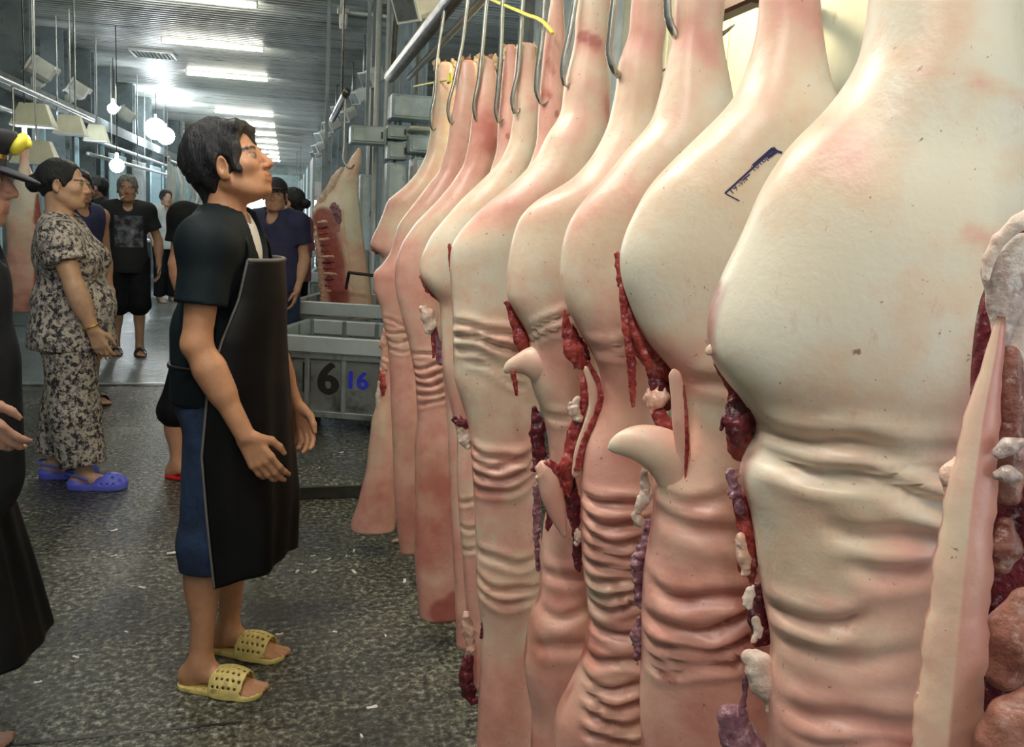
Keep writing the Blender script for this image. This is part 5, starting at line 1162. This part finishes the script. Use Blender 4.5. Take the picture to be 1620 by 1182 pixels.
def print_mat():
    m, nt, bs = newmat('printed_black_jersey'); tc = N(nt, 'ShaderNodeTexCoord').outputs['Object']; sp = N(nt, 'ShaderNodeSeparateXYZ'); lk(nt, tc, sp.inputs[0])
    def box(o, lo, hi): return math_(nt, 'MULTIPLY', math_(nt, 'GREATER_THAN', o, lo), math_(nt, 'LESS_THAN', o, hi))
    msk = math_(nt, 'MULTIPLY', math_(nt, 'MULTIPLY', box(sp.outputs[0], -.125, .115), box(sp.outputs[2], 1.0, 1.285)), math_(nt, 'GREATER_THAN', sp.outputs[1], 0.02))
    n = noise(nt, 16, 4, tc); c = ramp(nt, n.outputs[0], [(.4, (.02, .022, .028)), (.6, (.13, .14, .17)), (.75, (.26, .27, .30))]).outputs[0]
    lk(nt, mix(nt, msk, (.010, .011, .013), c), bs.inputs['Base Color']); bs.inputs['Roughness'].default_value = .8; return m
MAT['print'] = print_mat()
top_garment(root, J, 'print', 't_shirt', .009, 1.08, .02, .62, .075, .76, neckr=.072, vneck=.06, seed=21, wobA=.006)
bottom_garment(root, J, 'tee', 'shorts', .009, 'an', .05, .11, .10, .98, seed=22)
for s in 'RL': sandal(root, J['an'+s], 0, 'darkshoe', .006, False)
b = MB(); P0 = J['head']+R@(np.array([.02, .10, -.061])*1.05); b.tube(np.array([P0, P0+R@np.array([.03, .05, -.02])]), .005, 8); b.build('cigarette', MAT['under'], root)

# ------------------------------------------------------------------ man in a striped sleeveless top behind the woman
p = atY(140, 400, 6.4); hd = math.radians(-50); base = (p[0]-.06, 6.4, 0); J = default_joints(1.62); L = Loc(base, hd)
root, R = make_person('person', 'man in a navy sleeveless top with white shoulder stripes behind the woman', base, hd, J, h=.009, skin=(.52, .28, .17), head_yaw=.2, g=1.03)
hair(root, J, R, 1.0, .006, 'hairb', vol=.008, wobA=.004)
vt = top_garment(root, J, 'navy', 'sleeveless_top', .009, 1.04, .014, 0, .07, .78, neckr=.072, vneck=.05, seed=31)
for s in (-1, 1):
    for i in range(3):
        b = MB(); y0 = -.045+i*.022
        b.tube(catmull(np.array([(s*.075, y0+.01, J['neck'][2]+.022), (s*.115, y0, J['shR'][2]+.058), (s*.150, y0, J['shR'][2]+.044)]), 8), .007, 6); b.build('shoulder_stripe', MAT['under'], vt, True)
bottom_garment(root, J, 'tee', 'shorts', .009, 'kn', .95, .105, .10, .96, seed=32)
for s in 'RL': sandal(root, J['an'+s], 0, 'darkshoe', .006, False)

# ------------------------------------------------------------------ man in a black T-shirt behind the apron man
g0 = gnd(283, 752); hd = math.radians(-30); base = (g0[0]+.17, g0[1]+.02, 0); J = default_joints(1.62); L = Loc(base, hd)
J['head'] = J['head']+np.array([0, .05, -.02]); J['neck'] = J['neck']+np.array([0, .02, 0])
J.update(shR=L.side(292, 345, .17), elR=L.side(280, 418, .20), wrR=L.side(292, 480, .19)); J['anR'] = L.side(281, 735, .14); J['anR'][2] = .085; J['knR'] = L.side(280, 650, .12)
root, R = make_person('person', 'man in a black T-shirt and red sandals standing behind the apron man', base, hd, J, h=.008, skin=(.58, .30, .19), head_yaw=-.2, g=1.02)
hair(root, J, R, 1.0, .006, 'hairb', vol=.008, wobA=.004)
top_garment(root, J, 'tee', 't_shirt', .008, 1.05, .018, .55, .075, .78, neckr=.072, vneck=.07, seed=41)
bottom_garment(root, J, 'tee', 'shorts', .008, 'an', .12, .105, .085, .98, seed=42)
for s in 'RL': sandal(root, J['an'+s], 0, 'redshoe', .005, False)

# ------------------------------------------------------------------ man in cap and navy polo, woman with face mask
p = atY(430, 337, 6.3); hd = math.radians(-112); J = default_joints(1.56); base = (p[0]+.03, 6.3, .07-.0)
root, R = make_person('person', 'man in a dark cap and navy polo shirt beside the steel bins', base, hd, J, h=.009, skin=(.56, .32, .21), head_yaw=-.25, g=1.05)
hair(root, J, R, 1.0, .006, 'hairb', vol=.004, wobA=.002)
c = J['head']; v = Vol(c-np.array([.13, .16, .05]), c+np.array([.13, .24, .17]), .006); P = lambda x, y, z: c+R@np.array([x, y, z])
v.el(P(0, -.012, .045), (.086, .106, .086), R, 0); v.plane(-(R@np.array([0, 0, 1.])), -(P(0, 0, .042)@(R@np.array([0, 0, 1.])))); v.el(P(0, .12, .042), (.075, .075, .010), R, .01)
obj('cap', v.mesh('cap'), MAT['capm'], root)
top_garment(root, J, 'navy', 'polo_shirt', .009, 1.06, .02, .58, .078, .76, neckr=.07, vneck=.07, collar=True, seed=51)
bottom_garment(root, J, 'denim', 'trousers', .009, 'an', .95, .10, .075, .98, seed=52)
for s in 'RL': sandal(root, J['an'+s], 0, 'darkshoe', .006, False)
p = atY(464, 330, 7.3); hd = math.radians(150); J = default_joints(1.52); base = (p[0], 7.3, .07)
root, R = make_person('person', 'woman with a white face mask and pink shirt behind the man in the cap', base, hd, J, h=.010, skin=(.60, .38, .26), head_yaw=-.2)
hair(root, J, R, 1.0, .006, 'hairb', vol=.012, nape=-.10, bun=True, wobA=.003)
c = J['head']; v = Vol(c-np.array([.12, .1, .16]), c+np.array([.12, .2, .06]), .006); P = lambda x, y, z: c+R@np.array([x, y, z])
v.el(P(0, .055, -.055), (.068, .066, .062), R, 0); obj('face_mask', v.mesh('face_mask'), MAT['maskw'], root)
top_garment(root, J, 'pinkshirt', 'shirt', .010, 1.04, .02, .9, .07, .76, neckr=.07, vneck=.04, seed=61)
bottom_garment(root, J, 'tee', 'trousers', .010, 'an', .95, .10, .075, .98, seed=62)
# dark figure far behind
p = atY(160, 300, 9.6); hd = math.radians(200); J = default_joints(1.66); base = (p[0]-.02, 9.6, 0)
J['elR'] += np.array([.02, .15, .05]); J['wrR'] = J['head']+np.array([.1, .12, -.12])
root, R = make_person('person', 'dark-clad man with a raised hand in the shade of the left columns', base, hd, J, h=.010, skin=(.34, .18, .12), head_yaw=.3)
hair(root, J, R, 1.0, .006, 'hairb', vol=.006, wobA=.003)
top_garment(root, J, 'tee', 'shirt', .010, 1.05, .02, .9, .07, .76, seed=71); bottom_garment(root, J, 'tee', 'trousers', .010, 'an', .95, .105, .08, .98, seed=72)
p = atY(262, 322, 13); hd = math.radians(-60); J = default_joints(1.6); base = (p[0], 13, 0)
root, R = make_person('person', 'small distant man in a dark cap by the bright stalls', base, hd, J, h=.013, skin=(.5, .32, .22))
hair(root, J, R, 1.0, .008, 'hairb', vol=.008, wobA=.003); top_garment(root, J, 'hazegrey', 'shirt', .012, 1.05, .02, .6, .07, .76, seed=81); bottom_garment(root, J, 'tee', 'trousers', .012, 'an', .95, .105, .08, .98, seed=82)

# ------------------------------------------------------------------ uniformed person at the left edge
hd = math.radians(8); base = (-.70, 2.22, 0); L = Loc(base, hd); J = default_joints(1.56)
J.update(head=L.side(-66, 280, 0), neck=L.side(-85, 378, 0), chest=L.side(-92, 480, 0), waist=L.side(-95, 590, 0), pelvis=L.side(-100, 680, 0), shR=L.side(-110, 440, .17), elR=L.side(-112, 590, .21), wrR=L.side(-62, 640, .20), shL=L.side(-85, 430, -.17), elL=L.side(-62, 560, -.2), wrL=L.side(-62, 640, -.18),
    hipR=L.side(-100, 720, .09), hipL=L.side(-100, 715, -.09), knR=L.side(-110, 900, .09), knL=L.side(-110, 880, -.09), anR=L.side(-130, 1100, .09), anL=L.side(-130, 1060, -.09)); J['anR'][2] = .08; J['anL'][2] = .08
root, R = make_person('person', 'person in a black uniform with a gold-badged cap at the left edge', base, hd, J, h=.007, skin=(.42, .22, .15), head_pitch=-.05, hsc=1.0, g=1.03)
hair(root, J, R, 1.0, .005, 'hairb', vol=.004, wobA=.002)
c = J['head']; P = lambda x, y, z: c+R@np.array([x, y, z])
def band(r, z0, z1, zc=.0, nm='cap_band', m='capm', ry=.098, top=None):
    V = []; n = 48
    for (zz, rr_, yy) in (((z0, 1.0, 1.0), (z1, 1.0, 1.0)) if top is None else top):
        for i in range(n):
            a = 2*pi*i/n; V.append(P(r*rr_*math.cos(a), -.012+ry*yy*math.sin(a), zz))
    k = len(V)//n; F = [(j*n+i, j*n+(i+1) % n, (j+1)*n+(i+1) % n, (j+1)*n+i) for j in range(k-1) for i in range(n)]
    if top is not None: F.append(tuple((k-1)*n+i for i in range(n)))
    return obj(nm, mesh_from(nm, V, F), MAT[m], root)
band(.086, .035, .07, ry=.107, nm='cap_band', m='capm', top=((.03, 1, 1), (.062, 1.0, 1.0), (.064, .99, .99)))
band(.086, 0, 0, ry=.107, nm='cap_crown', m='capm', top=((.062, 1.0, 1.0), (.082, 1.14, 1.14), (.104, 1.24, 1.24), (.116, 1.16, 1.16), (.120, .8, .8)))
band(.0875, .050, .060, ry=.1085, nm='gold_braid', m='gold')
v = Vol(c-np.array([.13, -.03, .02]), c+np.array([.13, .24, .1]), .004); v.el(P(0, .085, .026), (.082, .085, .010), R@Rx(-.30), 0); v.el(P(0, -.012, .0), (.085, .106, .08), R, .0, 's'); obj('visor', v.mesh('visor'), MAT['capm'], root)
v = Vol(c-np.array([.06, -.05, -.04]), c+np.array([.06, .2, .16]), .004); v.el(P(0, .117, .088), (.032, .016, .030), R@Rx(-.5), 0); v.el(P(0, .135, .092), (.012, .01, .012), R, .004); obj('cap_badge', v.mesh('cap_badge'), MAT['yellow'], root)
top_garment(root, J, 'tee', 'uniform_jacket', .008, 1.1, .03, .98, .062, .62, neckr=.066, vneck=.05, collar=True, seed=91)
bottom_garment(root, J, 'tee', 'trousers', .008, 'an', .95, .10, .08, .86, seed=92)
F_ = lambda x, y, off=0.0: L.side(x, y, off)[1]
zz = lambda y: L.side(20, y, 0)[2]
apron(root, J, None, [(zz(520), F_(-12, 520), .15, F_(-90, 520, .15)), (zz(600), F_(-16, 600), .18, F_(-95, 600, .18)), (zz(700), F_(-14, 700), .20, F_(-100, 700, .20)), (zz(800), F_(16, 800), .21, F_(-110, 800, .21)), (zz(900), F_(46, 900), .22, F_(-120, 900, .22)), (zz(1010), F_(76, 985), .23, F_(-120, 1010, .23))], seed=3, em='rubber')
for s in 'RL': sandal(root, J['an'+s], 0, 'darkshoe', .006, False)
print('people', time.time()-t0)

# ------------------------------------------------------------------ steel bins on the raised slab
def text_mesh(txt, size, bold=.0):
    cu = bpy.data.curves.new('t', 'FONT'); cu.body = txt; cu.size = size; cu.align_x = 'CENTER'; cu.align_y = 'CENTER'; cu.extrude = .0008
    to = bpy.data.objects.new('t', cu); COL.objects.link(to); dg = bpy.context.evaluated_depsgraph_get(); me = bpy.data.meshes.new_from_object(to.evaluated_get(dg)); bpy.data.objects.remove(to); bpy.data.curves.remove(cu)
    if bold:
        n = len(me.vertices); V = np.zeros(n*3, np.float32); me.vertices.foreach_get('co', V); V = V.reshape(-1, 3); F = [tuple(p_.vertices) for p_ in me.polygons]; AV_, AF = [], []
        for q, (dx, dy) in enumerate(((0, 0), (bold, 0), (-bold, 0), (0, bold*.6), (0, -bold*.6))): AV_.append(V+np.array([dx, dy, .0001*q])); AF += [tuple(i+q*n for i in f) for f in F]
        me = mesh_from('number', np.vstack(AV_), AF, False)
    return me
def bin_cart(loc, rz, w, d, hgt, label, npan=3, marks=(), wheels=True, m='steel', pm='steel_dark', group='steel bins', rimh=.10):
    r = empty('steel_bin', loc, rz); tag(r, label, 'bin', group); z0 = .10 if wheels else .0; t = .03
    # four sides of posts, rails and recessed panels, front at y=0
    def side(org, ux, L, n):
        ux = np.array(ux, float); nrm = np.array([ux[1], -ux[0], 0]); org = np.array(org, float)
        R_ = np.stack([ux, -nrm, np.array([0, 0, 1.])], 1)
        for i in range(n+1):
            b = MB(); b.box(org+ux*(t/2+(L-t)*i/n)+np.array([0, 0, (z0+hgt)/2]), (t, t, hgt-z0), R=R_, bev=.004); b.build('post', MAT[m], r)
        for zz, hh, nm in ((z0+.02, .04, 'bottom_rail'), (hgt-.125, .03, 'middle_rail')):
            b = MB(); b.box(org+ux*L/2+np.array([0, 0, zz])+nrm*.002, (L, t, hh), R=R_, bev=.004); b.build(nm, MAT[m], r)
        b = MB(); b.box(org+ux*L/2+np.array([0, 0, hgt-rimh/2])+nrm*.012, (L+.03, t+.012, rimh), R=R_, bev=.006); b.build('rim', MAT['steelb'], r)
        for i in range(n):
            b = MB(); c = org+ux*(L*(i+.5)/n)+np.array([0, 0, (z0+hgt-.1)/2])-nrm*.012; b.box(c, (L/n-.02, .006, hgt-z0-.12), R=R_); b.build('side_panel', MAT[pm], r)
    side((0, 0, 0), (1, 0, 0), w, npan); side((w, 0, 0), (0, 1, 0), d, npan); side((w, d, 0), (-1, 0, 0), w, npan); side((0, d, 0), (0, -1, 0), d, npan)
    b = MB(); b.box((w/2, d/2, z0+.02), (w-.02, d-.02, .02)); b.build('bin_floor', MAT[pm], r)
    if wheels:
        for x in (.06, w-.06):
            for y in (.06, d-.06):
                b = MB(); b.tube([(x-.018, y, .045), (x+.018, y, .045)], .045, 18); b.build('wheel', MAT['black'], r)
                b = MB(); b.box((x, y, .085), (.05, .06, .03), bev=.006); b.build('castor_bracket', MAT[m], r)
    for (pi_, txt, size, mt, dx, dz, bold) in marks:
        me = text_mesh(txt, size, bold); o = obj('number', me, MAT[mt], r); o.rotation_euler = (pi/2, 0, 0); o.location = (w*(pi_+.5)/npan+dx, .0085, (z0+hgt-.1)/2+dz)
        o['label'] = 'painted number %s' % txt
    return r
MAT['steelb'] = simple('bright_steel_rim', (.58, .66, .68), .4, .45, .1, 8)
A_ = gnd(584, 691, .07); B_ = gnd(492, 684, .07); dv = (A_-B_)[:2]; dv /= np.linalg.norm(dv); rz = math.atan2(dv[1], dv[0])
o0 = np.array([A_[0], A_[1]])-dv*.70+dv*.06
bin_cart((o0[0], o0[1], .07), rz, .72, .75, .60, 'steel bin painted with the number 16 in black and in blue', 3, [(1, '16', .27, 'inkblack', -.055, .03, .012), (2, '16', .15, 'inkblue', -.05, .035, .006)])
bin_cart((.06, 6.42, .07), rz+.02, .66, .8, .69, 'empty dark steel bin standing behind the numbered one', 3, group='steel bins')
bin_cart((.25, 8.9, .07), rz*.3, .9, .9, .72, 'far steel bin beyond the hanging split carcass', 3, group='steel bins')
b = MB(); pa, pb = atY(552, 431, 6.35), atY(606, 438, 6.35); b.tube([np.zeros(3), (pb-pa)/2, pb-pa], .012, 10); b.tube([(0, 0, 0), (0, .25, -.14)], .012, 8); b.tube([pb-pa, pb-pa+np.array([0, .25, -.14])], .012, 8)
o = b.build('bin_handle_bar', MAT['black'], None, True, pa); tag(o, 'black handle bar crossing in front of the split carcass', 'handle')

# ------------------------------------------------------------------ split carcass with ribs, far right
rt, pl = carcass('split half carcass with red rib meat hanging behind the steel bins', .40, 6.85,
    [(566, 236), (556, 247), (548, 262), (536, 275), (522, 290), (507, 314), (497, 325), (495, 345), (500, 380), (505, 420), (508, 455), (510, 500)],
    [(571, 236), (573, 246), (572, 262), (568, 272), (567, 300), (570, 340), (575, 380), (581, 425), (588, 460), (592, 500)],
    pink=((230, .3), (260, .05), (330, .0), (400, .15), (460, .35)), reds=[(512, 345, 520, 375, 18, .9), (522, 380, 530, 420, 17, .95), (528, 420, 536, 470, 17, .95), (530, 335, 533, 360, 9, .8)], bot=.5, cols=64, seed=40, group=None, tk=.7,
    extras=[('fat', 'fat', [(540, 268, 4), (525, 292, 6), (508, 318, 7), (500, 335, 5)], .03, .7, .3), ('rib_edge', 'pinkfat', [(500, 360, 4), (505, 400, 5), (509, 440, 5), (512, 480, 5)], .03, .7, .3), ('belly_edge', 'skin', [(541, 330, 3), (543, 370, 4), (550, 410, 4), (557, 450, 4), (560, 490, 4)], .07, .7, .1),
            ('kidney', 'purple', [(528, 325, 6), (534, 338, 8), (536, 352, 6)], .06, .7, .2)] +
           [('rib', ('pinkfat', 'darkmeat', 'muscle')[i % 3], [(503+i*1.2, 352+i*9, 2), (516+i*1.6, 350+i*9.2, 2.4), (530+i*1.6, 356+i*9.2, 2.0), (540+i*1.5, 362+i*9.2, 1.4)], .066, .7, .2) for i in range(13)])
hk = empty('meat_hook', (.42, 6.85, 1.75)); tag(hk, 'steel hook holding the split carcass behind the bins', 'hook')
b = MB(); b.tube(catmull(np.array([(.0, 0, .55), (0, 0, .2), (.01, -.03, .03), (.05, -.05, 0), (.09, -.02, .05)]), 24), .009, 8); b.build('hook_rod', MAT['hook'], hk, True)
longbar('hanging_rail', 'dark rail above the split carcass', .42, 2.31, 6.7, 8.8, .03, 0, MAT['rail'], True)
# pork side hanging behind the uniformed person
rt, pl = carcass('pale pork side with dark red edge hanging behind the gold-badged cap', -2.02, 7.4,
    [(33, 235), (30, 262), (22, 285), (14, 310), (8, 350), (10, 400), (12, 450), (20, 492)], [(44, 235), (46, 262), (56, 285), (62, 310), (66, 345), (64, 400), (62, 450), (48, 494)],
    pink=((230, .2), (300, .05), (380, .3), (490, .6)), reds=[(64, 310, 60, 350, 6, .9), (62, 400, 58, 480, 5, .8)], bot=None, cols=48, seed=41, group=None, wob=.006)
hk = empty('meat_hook', (-2.02, 7.4, 1.75)); tag(hk, 'steel hook holding the pork side behind the capped person', 'hook')
b = MB(); b.tube(catmull(np.array([(0, 0, .50), (0, 0, .2), (0, -.03, .03), (.03, -.05, 0), (.05, -.02, .05)]), 24), .009, 8); b.build('hook_rod', MAT['hook'], hk, True)
longbar('hanging_rail', 'pale pipe rail over the pork side at the left edge', -2.02, 2.25, 5.6, 10.2, .022, 0, MAT['steel'], True)
# white bag on the floor there
v = Vol((-.2, -.2, 0), (.2, .2, .32), .008); v.el((0, 0, .11), (.15, .12, .11), None, .03); v.rc((0, 0, .15), (.03, 0, .27), .07, .03, .05); v.wob(.014, 45, 3); v.plane((0, 0, -1), 0)
g = gnd(60, 520); o = obj('plastic_bag', v.mesh('plastic_bag'), MAT['bag'], None, (g[0]+.25, g[1]-.2, 0)); tag(o, 'crumpled white plastic bag on the floor behind the woman', 'bag')

# ------------------------------------------------------------------ dark partitions, stalls and far end
for i, (y0, y1) in enumerate(((7.6, 10.35), (10.65, 12.05), (12.35, 13.6))):
    b = MB(); b.box((0, 0, 1.05), (.04, y1-y0, 2.1), bev=.006); o = b.build('partition', MAT['columnL'], None, False, (-3.0, (y0+y1)/2, 0)); tag(o, 'dark partition board between the left columns, %s from the left edge' % ordn[i], 'partition', 'dark partitions between the left columns')
def stall(x, y, label, w=.9, d=1.3, tarp='skyblue', seed=0):
    r = empty('market_stall', (x, y, 0)); tag(r, label, 'stall', 'market stalls along the hall'); rn = random.Random(seed)
    b = MB(); b.box((0, 0, .82), (w, d, .04), bev=.006); b.build('counter_top', MAT['steelb'], r)
    for sx in (-1, 1):
        for sy in (-1, 1): b = MB(); b.box((sx*(w/2-.04), sy*(d/2-.04), .4), (.04, .04, .8)); b.build('leg', MAT['steel'], r)
    b = MB(); b.box((w/2-.02, 0, .45), (.02, d-.1, .6)); b.build('front_sheet', MAT['hazegrey'], r)
    for sy in (-1, 1): b = MB(); b.tube([(w/2-.05, sy*(d/2-.05), .84), (w/2-.05, sy*(d/2-.05), 2.1)], .022, 8); b.build('upright', MAT['whitegrey'], r)
    b = MB(); b.tube([(w/2-.05, -d/2, 2.05), (w/2-.05, d/2, 2.05)], .018, 8); b.build('hanging_bar', MAT['steel'], r)
    for j in range(4):
        yy = -d/2+.2+j*(d-.4)/3; V, F = tube_vf(catmull(np.array([(w/2-.05, yy, 2.0), (w/2-.05, yy+.02, 1.8), (w/2-.04, yy, 1.5), (w/2-.05, yy-.01, 1.2+.2*rn.random())]), 10), np.array([.01, .03, .05, .07, .08, .08, .075, .07, .05, .02]), 10, nz=.012, nf=30, seed=seed*7+j)
        obj('hanging_cut', mesh_from('hanging_cut', V, F), MAT[('whitegrey', 'skyblue', 'whitegrey', 'white')[(j+seed) % 4]], r)
    b = MB(); b.box((-w/2+.03, 0, 1.5), (.03, d, 1.2), bev=.004); b.build('back_sheet', MAT[tarp], r)
    for j in range(3): b = MB(); b.box((rn.uniform(-.2, .25), rn.uniform(-d/3, d/3), .88), (.22, .16, .09), bev=.02); b.build('tray', MAT[('white', 'crocs', 'inkblue')[j]], r)
for i, y in enumerate((14.6, 16.6, 18.6, 20.8, 23.2, 26, 29)): stall(-2.13, y, 'pale blue market stall along the left of the aisle, %s from the walking man' % ordn[i], seed=i, tarp=('skyblue', 'hazegrey')[i % 2])
for i, y in enumerate((12.2, 15, 18, 21.5, 25, 29)): s_ = stall(.75, y, 'market stall right of the aisle beyond the bins, %s' % ordn[i], seed=20+i, tarp=('hazegrey', 'skyblue')[i % 2])
b = MB(); b.box((-1.0, 44.5, 2.7), (9, .1, 1.7)); structure('wall_back', b, MAT['hazegrey'])
for i, (x, z, w_, h_) in enumerate(((-.2, 2.35, 1.3, .5), (.75, 2.1, .8, .5), (-1.5, 2.2, .9, .45))):
    o = empty('hanging_sign', (x, 33-i*2.5, z)); b = MB(); b.box((0, 0, 0), (w_, .06, h_), bev=.01); b.build('board', MAT['skyblue'] if i != 1 else MAT['white'], o)
    for s_ in (-1, 1): b = MB(); b.tube([(s_*w_*.4, 0, h_/2), (s_*w_*.4, 0, CZ-z)], .012, 6); b.build('hanger', MAT['steel'], o)
    tag(o, 'blank pale sign board hanging far down the hall, %s' % ('largest', 'white, on the right', 'on the left')[i], 'sign', 'far hanging signs')

# ------------------------------------------------------------------ scraps on the wet floor
v = Vol((-.03, -.02, 0), (.03, .02, .012), .002); v.el((0, 0, .002), (.022, .011, .005), None, 0); v.el((.012, .004, .003), (.010, .008, .005), None, .004); v.wob(.003, 160, 2); sm_a = v.mesh('fat_scrap'); sm_a.materials.append(MAT['under'])
rn = random.Random(9); spots = [(475, 893), (497, 905), (442, 1004), (150, 882), (180, 880), (495, 880), (560, 872), (548, 880), (610, 1006), (588, 1120), (272, 876), (225, 930), (520, 885), (470, 905), (455, 880), (572, 1165), (560, 905), (640, 920), (200, 1000), (120, 1040), (60, 1080), (530, 1000), (250, 810), (180, 840), (505, 760), (540, 735)]
for i in range(26):
    p = gnd(*spots[i]); o = obj('fat_scrap', sm_a, None, None, (p[0], p[1], .0005 if not (p[1] > 4.2 and p[0] > -.2) else .0705)); o.rotation_euler = (0, 0, rn.uniform(0, 6.28)); sc_ = rn.uniform(.3, .75); o.scale = (sc_, sc_, sc_)
    tag(o, 'small pale scrap of fat lying on the wet floor', 'scrap', 'pale scraps on the wet floor')
p = gnd(620, 860); o = MB(); V, F = tube_vf(catmull(np.array([(0, 0, .008), (.03, .005, .01), (.06, -.004, .008)]), 10), .007, 8, nz=.003, nf=80); o = obj('meat_scrap', mesh_from('meat_scrap', V, F), MAT['pinkfat'], None, p); tag(o, 'pink strip of meat lying on the floor under the farthest carcass', 'scrap')
# cigarette-pale stick near the jeans
p = gnd(285, 877); b = MB(); b.tube([(-.05, 0, .006), (.0, .004, .006), (.05, -.004, .006)], .005, 8); o = b.build('straw', MAT['under'], None, True, p); tag(o, 'pale straw lying on the floor beside the cropped jeans', 'straw')
# unseen fill tubes added above the view to brighten the carcass row
for i, (x, y) in enumerate(((-.30, -.15), (-.30, 1.75))):
    r = tube_light(y, x-.6, x+.6, 'added out-of-view fluorescent tube brightening the carcass row, %s of two' % ('nearer' if i == 0 else 'further'), z=2.6, ax='y', m='fill_tube')
    for s in (-1, 1): b = MB(); b.tube([(s*.45, 0, .05), (s*.45, 0, CZ-2.6)], .005, 6); b.build('chain', MAT['steel'], r)
p = np.array([1.25, 3.1, 2.45]); r = empty('light_bulb', p); tag(r, 'warm bulb hanging behind the carcass row', 'light bulb')
V = [(.06*math.sin(pi*a/8)*math.cos(c*pi/7), .06*math.sin(pi*a/8)*math.sin(c*pi/7), .06*math.cos(pi*a/8)) for a in range(9) for c in range(14)]
obj('globe', mesh_from('globe', V, [(a*14+c, a*14+(c+1) % 14, (a+1)*14+(c+1) % 14, (a+1)*14+c) for a in range(8) for c in range(14)]), emit('warm_bulb_glow', (1.0, .80, .50), WARM_E), r)
b = MB(); b.tube([(0, 0, .055), (0, 0, .11)], .02, 10); b.build('socket', MAT['white'], r); b = MB(); b.tube([(0, 0, .1), (0, 0, CZ-2.45)], .005, 6); b.build('cord', MAT['black'], r)
